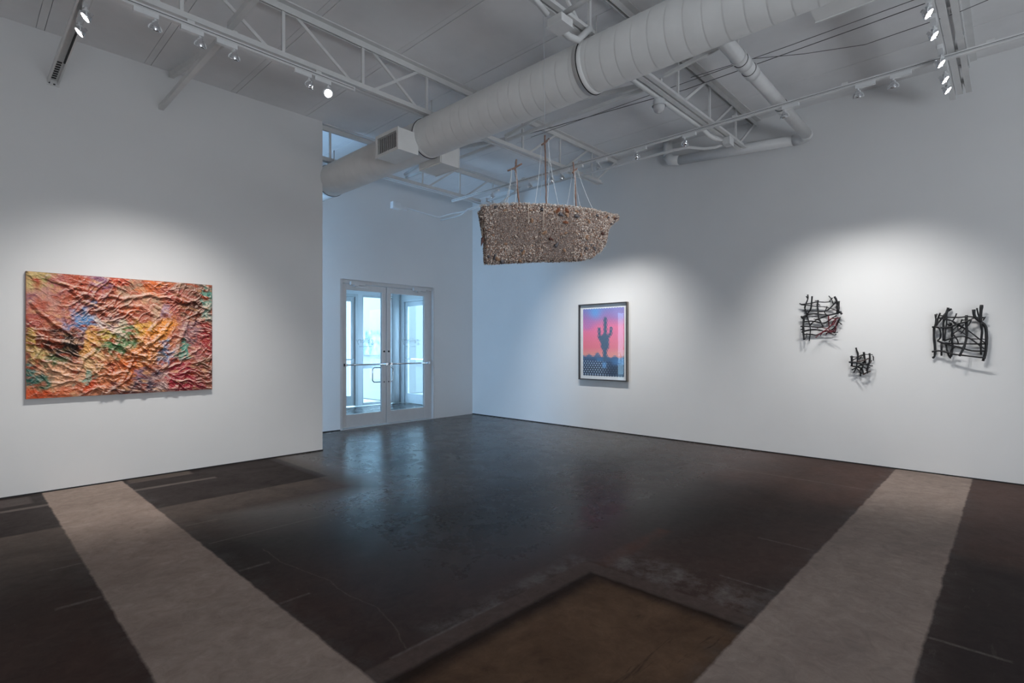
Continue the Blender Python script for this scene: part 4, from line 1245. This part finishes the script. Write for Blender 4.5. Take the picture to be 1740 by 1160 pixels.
# pigment: patches sprayed over the crumples, light and shade of the folds painted in
wx = cx_ + 80 * vnoise(uu * 7, vv * 5.5, 31) + 60 * vnoise(uu * 18, vv * 14, 32) + 34 * vnoise(uu * 44, vv * 34, 35)
wy = cy_ + 70 * vnoise(uu * 7, vv * 5.5, 33) + 60 * vnoise(uu * 18, vv * 14, 34) + 34 * vnoise(uu * 44, vv * 34, 36)
acc = np.zeros((NV, NU, 3)); ws = np.full((NV, NU), 1e-6)
acc += lin((188, 118, 95)) * 0.02; ws += 0.02
for (bx, by, r_, g_, b_, rad) in BLOBS:
    w = np.exp(-((wx - bx) ** 2 + (wy - by) ** 2) / (2 * (rad * 0.62) ** 2)) ** 1.3
    acc += w[..., None] * lin((r_, g_, b_)); ws += w
col = acc / ws[..., None]
tone = vnoise(uu * 11, vv * 26 - uu * 9, 45) + 0.6 * vnoise(uu * 30, vv * 30, 46)
rust = np.clip(tone - 0.12, 0, 1)[..., None] * 1.1
col = col * (1 - rust) + lin((168, 74, 42)) * rust
pale = np.clip(-tone - 0.25, 0, 1)[..., None] * 1.0
col = col * (1 - pale) + lin((214, 165, 122)) * pale
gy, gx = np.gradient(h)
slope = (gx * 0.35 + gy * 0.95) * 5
lit_slope = np.clip(slope - 0.15, 0, 1) * 0.75  # cream painted on upward slopes as if lit from above
col = col * (1 - lit_slope[..., None]) + lin((226, 208, 200)) * lit_slope[..., None]
shade_slope = np.clip(-slope - 0.30, 0, 1) * 0.75  # dark painted on downward slopes as the shade of the folds
col = col * (1 - shade_slope[..., None]) + lin((52, 36, 33)) * shade_slope[..., None]
sp = vnoise(uu * 120, vv * 92, 41) * 0.5 + 0.5
col *= (0.78 + 0.40 * sp)[..., None]
pos = np.zeros((NV, NU, 3))
pos[..., 0] = (uu - 0.5) * (PX1 - PX0)
pos[..., 1] = -0.042 - edge * (h * 0.024)
pos[..., 2] = (0.5 - vv) * (PZ1 - PZ0)
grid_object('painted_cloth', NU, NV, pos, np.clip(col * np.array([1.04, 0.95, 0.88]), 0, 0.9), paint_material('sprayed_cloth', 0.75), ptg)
hw, hh = (PX1 - PX0) / 2, (PZ1 - PZ0) / 2
sd = plain('cloth_edge', srgb(150, 95, 75), 0.8, var=0.4, scale=18)
MB().box(-hw, hw, -0.0425, -0.001, -hh, -hh + 0.004).box(-hw, hw, -0.0425, -0.001, hh - 0.004, hh).box(-hw, -hw + 0.004, -0.0425, -0.001, -hh + .004, hh - .004).box(hw - 0.004, hw, -0.0425, -0.001, -hh + .004, hh - .004).build('turned_edge', sd, ptg)
MB().box(-hw + 0.006, hw - 0.006, -0.03, -0.002, -hh + 0.006, -hh + 0.05).box(-hw + 0.006, hw - 0.006, -0.03, -0.002, hh - 0.05, hh - 0.006).box(-hw + 0.006, -hw + 0.05, -0.03, -0.002, -hh + 0.05, hh - 0.05).box(hw - 0.05, hw - 0.006, -0.03, -0.002, -hh + 0.05, hh - 0.05).build('stretcher', plain('raw_wood', (0.5, 0.36, 0.22, 1), 0.7), ptg)
tag(ptg, 'large crumpled cloth painting in orange, red, blue and green on the left wall', 'painting')

# ------------------------------------------------------------------ framed cactus print on the right wall
PY0, PY1, QZ0, QZ1 = 4.275, 5.185, 0.805, 2.032
prt = empty('framed_print', (XR, (PY0 + PY1) / 2, (QZ0 + QZ1) / 2))
W2, H2 = (PY1 - PY0) / 2, (QZ1 - QZ0) / 2
FR = plain('dark_frame', (0.055, 0.052, 0.055, 1), 0.45)
FS = plain('frame_side', (0.22, 0.19, 0.17, 1), 0.5)
fx0, fx1 = -0.055, -0.001
fw = 0.017
MB().box(fx0, fx1, -W2, -W2 + fw, -H2, H2).build('frame_side', FS, prt)
MB().box(fx0 - 0.001, fx0 + 0.004, -W2, -W2 + fw, -H2, H2).box(fx0, fx1, W2 - fw, W2, -H2, H2).box(fx0, fx1, -W2 + fw, W2 - fw, -H2, -H2 + fw).box(fx0, fx1, -W2 + fw, W2 - fw, H2 - fw, H2).build('frame', FR, prt)
MB().box(-0.018, -0.012, -W2 + fw, W2 - fw, -H2 + fw, H2 - fw).build('mat_board', plain('mat_paper', (0.86, 0.86, 0.86, 1), 0.85), prt)
MB().box(-0.046, -0.044, -W2 + fw - .004, W2 - fw + .004, -H2 + fw - .004, H2 - fw + .004).build('glass_pane', GLASS, prt)
# the print itself: a cut sheet with scalloped top and bottom; u runs from the far edge to the near edge
NU, NV = 252, 372
pw, ph_ = 0.774, 1.085
uu, vv = np.meshgrid(np.linspace(0, 1, NU), np.linspace(0, 1, NV))
NS = 16


def C3(*c):
    return lin(c)


def lerp(a, b_, t):
    t = np.clip(t, 0, 1)[..., None]
    return a * (1 - t) + b_ * t


sky = lerp(C3(125, 128, 190), C3(180, 112, 165), vv / 0.18)
sky = lerp(sky, C3(235, 118, 152), (vv - 0.14) / 0.14)
sky = lerp(sky, C3(205, 118, 172), np.exp(-((vv - 0.27) / 0.05) ** 2 - ((uu - 0.1) / 0.16) ** 2) * 1.0)
sky = lerp(sky, C3(242, 122, 138), (vv - 0.36) / 0.2)
sky = lerp(sky, C3(246, 150, 140), (vv - 0.58) / 0.1)
sky = lerp(sky, C3(95, 155, 215), np.exp(-((uu - 0.30) / 0.16) ** 2 - ((vv - 0.05) / 0.11) ** 2) * 0.9)
sky = lerp(sky, C3(150, 140, 200), np.exp(-((uu - 0.88) / 0.16) ** 2 - ((vv - 0.06) / 0.10) ** 2) * 0.7)
sky = lerp(sky, C3(168, 120, 185), np.exp(-((uu - 0.12) / 0.18) ** 2 - ((vv - 0.20) / 0.08) ** 2) * 0.7)
# every disc of the lattice samples the scene slightly scaled, so outlines come apart in lens-shaped bits
gu, gv = uu * 16, vv * 31
row = np.floor(gv)
cu = np.floor(gu + 0.5 * (row % 2)) + 0.5 - 0.5 * (row % 2)
du, dv = gu - cu, gv - row - 0.5
su, sv = (cu + du * 1.8) / 16, (row + 0.5 + dv * 1.8) / 31


def capsule(x, y, x0, y0, x1, y1, r):
    dx, dy = (x1 - x0), (y1 - y0) * 1.4
    X_, Y_ = x - x0, (y - y0) * 1.4
    t = np.clip((X_ * dx + Y_ * dy) / (dx * dx + dy * dy), 0, 1)
    return np.hypot(X_ - t * dx, Y_ - t * dy) - r


def cactus(x, y):
    d = capsule(x, y, 0.555, 0.15, 0.555, 0.48, 0.042)
    d = np.minimum(d, capsule(x, y, 0.545, 0.44, 0.545, 0.56, 0.10))
    d = np.minimum(d, capsule(x, y, 0.545, 0.56, 0.545, 0.76, 0.052))
    d = np.minimum(d, capsule(x, y, 0.405, 0.30, 0.415, 0.42, 0.036))
    d = np.minimum(d, capsule(x, y, 0.415, 0.42, 0.50, 0.52, 0.045))
    d = np.minimum(d, capsule(x, y, 0.695, 0.29, 0.685, 0.37, 0.032))
    d = np.minimum(d, capsule(x, y, 0.685, 0.37, 0.60, 0.44, 0.036))
    return d


ground_line = 0.690 + 0.035 * uu + 0.018 * np.sin(su * 30) - 0.035 * np.exp(-((su - 0.36) / 0.07) ** 2)
col = sky.copy()
far = lerp(C3(110, 120, 150), C3(62, 92, 128), (vv - 0.70) / 0.05)
near = lerp(C3(45, 68, 105), C3(24, 30, 55), (vv - 0.76) / 0.14)
near = lerp(near, C3(28, 38, 66), (uu - 0.55) * 0.0 + (vv - 0.9) / 0.1)
gm = np.clip((sv - ground_line) / 0.006, 0, 1)
gcol = lerp(far, near, (vv - 0.735 - 0.06 * uu) / 0.03)
col = lerp(col, gcol, gm)
cm = np.clip(0.5 - cactus(su, sv) / 0.012, 0, 1)
ccol = lerp(C3(82, 98, 118), C3(58, 88, 118), np.clip(vnoise(uu * 40, vv * 55, 3) + 0.5, 0, 1))
col = lerp(col, ccol, cm * np.clip((0.785 - vv) / 0.02, 0, 1))
col = lerp(col, C3(88, 145, 200), np.exp(-((uu - 0.53) / 0.05) ** 4 - ((vv - 0.845) / 0.045) ** 4) * 0.9)
col = lerp(col, C3(70, 125, 175), np.exp(-((uu - 0.42) / 0.08) ** 4 - ((vv - 0.765) / 0.03) ** 4) * 0.6)
col = lerp(col, C3(70, 120, 175), np.exp(-((uu - 0.88) / 0.16) ** 4 - ((vv - 0.79) / 0.05) ** 4) * 0.7)
lens = (np.abs(np.abs(du) - 0.5) < 0.24) & (np.abs(dv) < 0.26)
hole = np.exp(-((np.abs(du) - 0.5) / 0.21) ** 2 - (dv / 0.29) ** 2)
paleness = np.clip((vv - 0.745 - 0.05 * uu) / 0.05, 0, 1) * np.clip((0.72 - uu) / 0.3, 0.12, 1)
col = lerp(col, C3(205, 224, 244), hole * paleness)
rim = np.exp(-((np.hypot(du, dv) - 0.47) / 0.06) ** 2)
col = lerp(col, col * 0.88, rim)
# scalloped outline: the sheet bulges with each disc at top and bottom, round corners
ph = (uu * NS) % 1.0
sc = np.sqrt(np.clip(1 - (2 * ph - 1) ** 2, 0, 1))
amp = 0.5 / NS * pw * 0.62
pos = np.zeros((NV, NU, 3))
pos[..., 0] = -0.020
pos[..., 1] = (0.5 - uu) * pw - 0.002
zz = (0.5 - vv) * (ph_ - 2 * amp)
zz = zz + np.where(np.abs(vv - 0.5) > 0.47, np.sign(0.5 - vv) * amp * sc * (np.abs(vv - 0.5) - 0.47) / 0.03, 0)
pos[..., 2] = zz - 0.004
grid_object('print', NU, NV, pos, np.clip(col * 1.12, 0, 0.9), paint_material('photo_print', 0.55), prt)
tag(prt, 'framed print of a tall cactus against a pink sunset on the right wall', 'framed picture')

# ------------------------------------------------------------------ stick sculptures on the right wall
TW = [plain('black_stick', (0.012, 0.012, 0.014, 1), 0.5, var=0.4, bump=0.2),
      plain('crimson_stick', (0.14, 0.012, 0.022, 1), 0.5, var=0.4),
      plain('brown_black_stick', (0.06, 0.028, 0.02, 1), 0.5, var=0.4)]


def sculpture(name, data, label, seed, depth):
    r = random.Random(seed)
    ys = [p[0] for _, _, q in data for p in q]
    zs = [p[1] for _, _, q in data for p in q]
    yc, zc = (min(ys) + max(ys)) / 2, (min(zs) + max(zs)) / 2
    root = empty(name, (XR, yc, zc))
    n = len(data)
    for i, (rad, ci, pts) in enumerate(data):
        base = 0.048 + depth * (((i * 7) % 11) / 11.0 - 0.5)
        tilt = r.uniform(-0.018, 0.018)
        P = []
        for k_, (y, z) in enumerate(pts):
            P.append(Vector((min(-0.012 - rad * 1.3, -base - tilt * (k_ - len(pts) / 2) - r.uniform(0, 0.006)), y - yc, z - zc)))
        # smooth subdivision with a little knobbliness
        Q = []
        for a in range(len(P) - 1):
            p0, p1, p2, p3 = P[max(a - 1, 0)], P[a], P[a + 1], P[min(a + 2, len(P) - 1)]
            for s in (0, 0.34, 0.67):
                t = s
                Q.append(0.5 * ((2 * p1) + (p2 - p0) * t + (2 * p0 - 5 * p1 + 4 * p2 - p3) * t * t + (3 * p1 - p0 - 3 * p2 + p3) * t ** 3))
        Q.append(P[-1])
        rad_l = [rad * (1.7 if ci == 1 else 1.25) * (1.0 - 0.18 * k_ / len(Q)) * r.uniform(0.88, 1.16) for k_ in range(len(Q))]
        o = MB().tube(Q, rad_l, 6).build('twig', TW[ci], root)
        if ci:
            tag(o, 'crimson twig' if ci == 1 else 'dark brown twig')
    # nails that hold the work off the wall
    for (y, z) in ((min(ys) * 0.25 + max(ys) * 0.75, zc + 0.05), (min(ys) * 0.75 + max(ys) * 0.25, zc + 0.04)):
        MB().tube([(-0.001, y - yc, z - zc), (-0.07, y - yc, z - zc + 0.01)], 0.0022, 6).build('nail', ALU, root)
    return tag(root, label, 'wall sculpture', 'woven stick sculptures on the right wall')


sculpture('stick_sculpture', TWIGS_LEFT, 'black woven stick sculpture with a tangle of crimson twigs at its lower corner', 1, 0.075)
sculpture('stick_sculpture', TWIGS_SMALL, 'smallest stick sculpture, hung low between the two bigger ones', 2, 0.09)
sculpture('stick_sculpture', TWIGS_RIGHT, 'largest stick sculpture, all black, rectangular, closest to the picture edge', 3, 0.075)

# ------------------------------------------------------------------ hanging boat of shells
boat = empty('hanging_boat', BOAT_AT, BOAT_YAW)
k = NT('hull_mesh')
co = k.coord()
k.put(k.b.inputs['Base Color'], k.mix(k.ramp(k.noise(co, 60, 5, 0.7), 0.35, 0.65), (0.17, 0.135, 0.12, 1), (0.36, 0.30, 0.275, 1)))
k.b.inputs['Roughness'].default_value = 0.9
k.bump(k.noise(co, 140, 4, 0.7), 0.6, 0.004)
HULL = k.m


def interp(tab, x):
    if x <= tab[0][0]:
        return tab[0][1]
    for (x0, z0), (x1, z1) in zip(tab[:-1], tab[1:]):
        if x <= x1:
            return z0 + (z1 - z0) * (x - x0) / (x1 - x0) if x1 > x0 else z1
    return tab[-1][1]


XS = [-0.445, -0.43, -0.40, -0.33, -0.25, -0.16, -0.06, 0.05, 0.14, 0.22, 0.29, 0.34, 0.38, 0.41, 0.428, 0.440, 0.447, 0.456, 0.468, 0.482, 0.495, 0.507, 0.520, 0.534]


def halfw(x):
    a = 0.125 * (1 - max(0.0, (x - 0.02) / 0.51) ** 1.9)
    return max(0.008, a - 0.035 * max(0.0, (-x - 0.2) / 0.25) ** 1.5)


def hull_point(x, t):
    """t 0 = keel, 1 = gunwale; returns half width and height"""
    zb, zt = interp(HULL_BOTTOM, x), interp(HULL_TOP, x)
    w = halfw(x) * (0.34 + 0.66 * math.sin(min(1, t * 1.25) * math.pi / 2)) if t < 0.8 else halfw(x)
    return w, zb + (zt - zb) * t


def stern_shift(x, t):
    """the transom rakes outwards towards the top"""
    return x - 0.035 * max(0.0, (t - 0.45) / 0.55) * max(0.0, min(1.0, (-0.33 - x) / 0.1))


TS = [0, 0.12, 0.28, 0.48, 0.66, 0.8, 0.92, 1.0]
m = MB()
ring = []
for x in XS:
    ids = []
    for s in (-1, 1):
        for t in (TS if s < 0 else TS):
            w, z = hull_point(x, t)
            ids.append(len(m.v)); m.v.append((stern_shift(x, t), s * w, z))
    ring.append(ids)
nT = len(TS)
for a, b_ in zip(ring[:-1], ring[1:]):
    for q in range(nT - 1):
        m.f.append([a[q], b_[q], b_[q + 1], a[q + 1]]); m.f.append([a[nT + q + 1], b_[nT + q + 1], b_[nT + q], a[nT + q]])
    m.f.append([a[0], a[nT], b_[nT], b_[0]])
    m.f.append([a[nT - 1], b_[nT - 1], b_[2 * nT - 1], a[2 * nT - 1]])
for e in (ring[0], ring[-1]):
    for q in range(nT - 1):
        m.f.append([e[q], e[q + 1], e[nT + q + 1], e[nT + q]])
m.s = [True] * len(m.f); m.mi = [0] * len(m.f)
m.build('hull', HULL, boat)

# shell crust: thousands of little shells, too many to count
def crust_material():
    kk = NT('shell_crust')
    a = kk.n('ShaderNodeAttribute', attribute_name='paint')
    kk.put(kk.b.inputs['Base Color'], a.outputs['Color'])
    kk.b.inputs['Roughness'].default_value = 0.55
    return kk.m


CRUST = crust_material()
rs = random.Random(5)
V, Fc, Cc = [], [], []
PAL = [(196, 178, 165), (170, 150, 138), (142, 122, 112), (212, 200, 190), (120, 100, 92), (165, 128, 105), (222, 214, 208), (150, 138, 132), (104, 84, 76)]
PALL = [tuple(lin(c)) for c in PAL]


def add_shell(c, n, L, r, colr, spin):
    n = Vector(n).normalized()
    e = n.orthogonal().normalized()
    e = (Matrix.Rotation(spin, 3, n) @ e)
    g = n.cross(e)
    b0 = len(V)
    c = Vector(c)
    V.append(c + e * L * .5 + n * r * .3); V.append(c - e * L * .5 + n * r * .2)
    for q in range(4):
        a = math.pi / 2 * q + 0.4
        V.append(c - e * L * .12 + (g * math.cos(a) + n * math.sin(a)) * r + n * r * .5)
    for q in range(4):
        Fc.append((b0, b0 + 2 + q, b0 + 2 + (q + 1) % 4)); Fc.append((b0 + 1, b0 + 2 + (q + 1) % 4, b0 + 2 + q))
    Cc.extend([colr] * 6)


def surf(x, t, s):
    w, z = hull_point(x, t)
    return Vector((stern_shift(x, t), s * w, z))


for _ in range(21000):
    x = rs.uniform(-0.443, 0.53)
    t = rs.uniform(0.0, 1.0)
    s = -1 if rs.random() < 0.62 else 1
    p = surf(x, t, s)
    n = Vector((0.25 * max(0, (x - 0.1)) * 2, s, (t - 0.6) * 0.5 - (0.8 if t < 0.1 else 0)))
    rough_z = x > 0.18 or t < 0.28 and x < -0.05 or t > 0.85 or x < -0.38
    fine_z = not rough_z
    L = rs.uniform(0.005, 0.009) if fine_z else rs.uniform(0.006, 0.014)
    pal = PALL[1:6] + PALL[7:9] if fine_z else PALL
    cc_ = pal[int(rs.random() * len(pal))]
    f_ = rs.uniform(0.95, 1.3)
    add_shell(p + n.normalized() * rs.uniform(0, 0.002), n + Vector((rs.gauss(0, .25), 0, rs.gauss(0, .25))), L, L * rs.uniform(0.28, 0.42), tuple(v * f_ for v in cc_), rs.uniform(0, 6.28))
for _ in range(700):           # transom
    t = rs.random(); y = rs.uniform(-1, 1)
    w, z = hull_point(-0.44, t)
    add_shell((stern_shift(-0.445, t) - 0.002, y * w, z), (-1, rs.gauss(0, .3), rs.gauss(0, .3)), rs.uniform(0.008, 0.018), rs.uniform(0.003, 0.006), PALL[int(rs.random() * 9)], rs.uniform(0, 6.28))
for _ in range(420):           # keel fringe
    x = rs.uniform(-0.43, 0.34)
    w, z = hull_point(x, 0)
    add_shell((x, rs.uniform(-1, .6) * w, z - rs.uniform(0, .006)), (rs.gauss(0, .4), -0.4, -1), rs.uniform(0.010, 0.02), rs.uniform(0.003, 0.005), PALL[int(rs.random() * 9)], rs.uniform(0, 6.28))
for _ in range(900):           # upright frilly fringe along the gunwale
    x = rs.uniform(-0.46, 0.52)
    w, z = hull_point(max(x, -0.443), 1)
    s = -1 if rs.random() < 0.7 else 1
    L = rs.uniform(0.008, 0.022)
    add_shell((x - (0.03 if x < -0.42 else 0), s * w + rs.gauss(0, .006), z + rs.uniform(0, 0.012)), (rs.gauss(0, .5), s * .8, rs.gauss(0, .4) + .4), L, L * .25, PALL[(0, 3, 6, 6, 1)[int(rs.random() * 5)]], rs.uniform(0, 6.28))
for _ in range(900):           # slender spines standing out of the rims
    x = rs.uniform(-0.455, 0.53)
    top = rs.random() < 0.68
    w, z = hull_point(min(max(x, -0.443), 0.527), 1 if top else 0)
    L = rs.uniform(0.012, 0.030)
    dv = Vector((rs.gauss(0, .5), rs.gauss(-.4, .5), (1 if top else -0.9)))
    n_ = dv.orthogonal()
    b0 = len(V)
    c_ = Vector((x, rs.uniform(-1, .4) * w, z)); dn = dv.normalized(); on = n_.normalized() * 0.0016; o2 = dn.cross(on)
    V.extend([c_ + on, c_ - on * .5 + o2 * .87, c_ - on * .5 - o2 * .87, c_ + dn * L])
    Fc.extend([(b0, b0 + 1, b0 + 3), (b0 + 1, b0 + 2, b0 + 3), (b0 + 2, b0, b0 + 3)])
    Cc.extend([PALL[(0, 3, 6, 1)[int(rs.random() * 4)]]] * 4)
me = bpy.data.meshes.new('shell_crust')
me.from_pydata([tuple(v) for v in V], [], Fc)
at = me.color_attributes.new('paint', 'FLOAT_COLOR', 'POINT')
at.data.foreach_set('color', np.concatenate([np.array(Cc, np.float32), np.ones((len(Cc), 1), np.float32)], 1).reshape(-1))
me.materials.append(CRUST)
o = bpy.data.objects.new('shell_crust', me)
COL.objects.link(o)
o.parent = boat
o['kind'] = 'stuff'

# larger shells that can be picked out one by one
SM = {n: plain(n, srgb(*c), 0.5, var=0.3, scale=40) for n, c in (('rust_shell', (150, 100, 76)), ('slate_shell', (100, 98, 104)), ('maroon_shell', (92, 56, 50)), ('pale_shell', (205, 190, 178)), ('tan_shell', (176, 142, 118)))}


def cone_shell(L, r, mat, nm):
    m = MB()
    prof = []
    for q in range(13):
        t = q / 12
        prof.append((max(0.0004, r * (1 - t) ** 0.8 * (1 + 0.14 * math.cos(q * math.pi))) if t > 0.22 else r * (0.35 + 0.65 * math.sin(t / 0.22 * math.pi / 2)), (t - 0.4) * L))
    m.lathe(prof, 10)
    return m.mesh('shell', mat)


def fan_shell(r, mat):
    m = MB()
    n = 15
    b0 = 0
    m.v.append((0, 0, 0)); m.v.append((0, 0, 0.006))
    for q in range(n):
        a = math.radians(-75 + 150 * q / (n - 1))
        rr = r * (1.0 if q % 2 == 0 else 0.93)
        m.v.append((rr * math.sin(a), rr * math.cos(a), 0.002))
        m.v.append((rr * .55 * math.sin(a), rr * .55 * math.cos(a), 0.010 + (0.002 if q % 2 == 0 else -0.001)))
    for q in range(n - 1):
        a, b_ = 2 + q * 2, 4 + q * 2
        m.f.append([a, b_, b_ + 1, a + 1]); m.f.append([a + 1, b_ + 1, 1]); m.f.append([a, 0, b_])
    m.s = [False] * len(m.f); m.mi = [0] * len(m.f)
    return m.mesh('shell', mat)


KINDS = [fan_shell(0.024, SM['rust_shell']), cone_shell(0.042, 0.017, SM['slate_shell'], 's'), cone_shell(0.038, 0.013, SM['maroon_shell'], 's'), cone_shell(0.028, 0.008, SM['pale_shell'], 's'), fan_shell(0.024, SM['tan_shell'])]
KLAB = ['rust coloured fan shell', 'slate grey shell', 'dark maroon shell', 'small pale shell', 'tan fan shell']


def side_y(x, z):
    zb, zt = interp(HULL_BOTTOM, x), interp(HULL_TOP, x)
    t = min(1, max(0, (z - zb) / (zt - zb)))
    return hull_point(x, t)[0]


for (x, z, kd) in BIG_SHELLS:
    o = place('shell', KINDS[kd], boat, (x, -side_y(max(min(x, 0.51), -0.44), z) - 0.006, z))
    o.rotation_euler = (math.pi / 2 + rs.uniform(-.2, .2), rs.uniform(-3.1, 3.1), 0) if kd in (0, 4) else (rs.uniform(-.5, .5), rs.uniform(0.6, 2.2), rs.uniform(-.4, .4))
    tag(o, KLAB[kd])
for _ in range(70):
    x = rs.uniform(-0.43, 0.5); t = rs.choice((rs.uniform(0.82, 1.0), rs.uniform(0.0, 0.3), rs.random()))
    w, z = hull_point(x, t)
    kd = rs.choice((3, 3, 3, 4, 3, 1))
    o = place('shell', KINDS[kd], boat, (stern_shift(x, t), -w - 0.004, z))
    o.rotation_euler = (math.pi / 2 + rs.uniform(-.4, .4), rs.uniform(-3.1, 3.1), 0) if kd == 4 else (rs.uniform(-1, 1), rs.uniform(0, 3), rs.uniform(-1, 1))
    s_ = rs.uniform(0.5, 0.9)
    o.scale = (s_, s_, s_)
# masts, spars and beaded rigging
WOOD = plain('bare_twig', srgb(150, 120, 108), 0.8, var=0.35, scale=30, bump=0.2)
BEAD = plain('white_bead_string', (0.62, 0.66, 0.70, 1), 0.5)
CORD = plain('tan_cord', srgb(205, 190, 176), 0.8)


def stick(name, pts, r, mat, y=0.0, parent=boat, seg=7):
    P = [Vector((x, y + (rs.uniform(-.002, .002) if len(pts) > 2 else 0), z)) for x, z in pts]
    return MB().tube(P, [r * rs.uniform(.85, 1.15) for _ in P], seg).build(name, mat, parent)


def dense(pts, n=5):
    out = []
    for (a, b_) in zip(pts[:-1], pts[1:]):
        for q in range(n):
            t = q / n
            out.append((a[0] + (b_[0] - a[0]) * t + rs.uniform(-.0025, .0025), a[1] + (b_[1] - a[1]) * t))
    return out + [pts[-1]]


stick('mast', dense(MAST_STERN), 0.0066, WOOD)
stick('mast', dense(MAST_MIDDLE), 0.0056, WOOD)
stick('mast', dense(MAST_BOW), 0.0056, WOOD)
stick('spar', dense(SPAR_STERN, 3), 0.0068, WOOD, -0.012)
# the other two spars point partly towards the viewer
for sp_ in (SPAR_MIDDLE, SPAR_BOW):
    (x0, z0), (x1, z1), (x2, z2) = sp_
    MB().tube([(x0, -0.03, z0), (x1, -0.008, z1), (x2, 0.02, z2)], [0.006, 0.0066, 0.005], 7).build('spar', WOOD, boat)
for si, s in enumerate(RIGGING):
    y0 = (-0.02, 0.0, 0.015)[si % 3]
    y1 = (-0.09, -0.05, 0.07)[si % 3]
    m = MB()
    P = [Vector((s[0][0], y0, s[0][1])), Vector((s[1][0], (y0 + y1) / 2, s[1][1])), Vector((s[2][0], y1, s[2][1] - 0.01))]
    Q = []
    for q in range(25):
        t = q / 24
        Q.append(P[0] * (1 - t) ** 2 + (P[1] * 2 - (P[0] + P[2]) * 0.5) * (2 * t * (1 - t)) + P[2] * t * t)
    m.tube(Q, [0.0027 if q % 2 else 0.0015 for q in range(25)], 5)
    m.build('rigging_strand', BEAD, boat)
for pi, s in enumerate(PENDANTS):
    (x0, z0), (x1, z1) = s
    yy = -side_y(max(x0, -0.43), z0) - 0.022 if pi else -0.06
    st_ = MB().tube([(x0, yy, z0), (x1, yy, z1)], 0.0022, 5).build('pendant_cord', CORD, boat)
    o = place('pendant_shell', KINDS[(2, 3, 4)[pi]], st_, (x1, yy, z1 - 0.012))
    o.rotation_euler = (math.pi, 0.2, 0) if pi < 2 else (math.pi / 2, 2.6, 0)
    if pi == 0:
        o.scale = (1, 1, 1.7)
        o.location.z -= 0.018
MB().tube([(MAST_MIDDLE[-1][0], 0, MAST_MIDDLE[-1][1] - 0.02), (LINE_TOP[0], 0.03, LINE_TOP[1])], 0.0012, 5).build('suspension_line', BEAD, boat)
tag(boat, 'boat made of shells with three twig masts, hanging in mid-air on a thin line', 'sculpture')
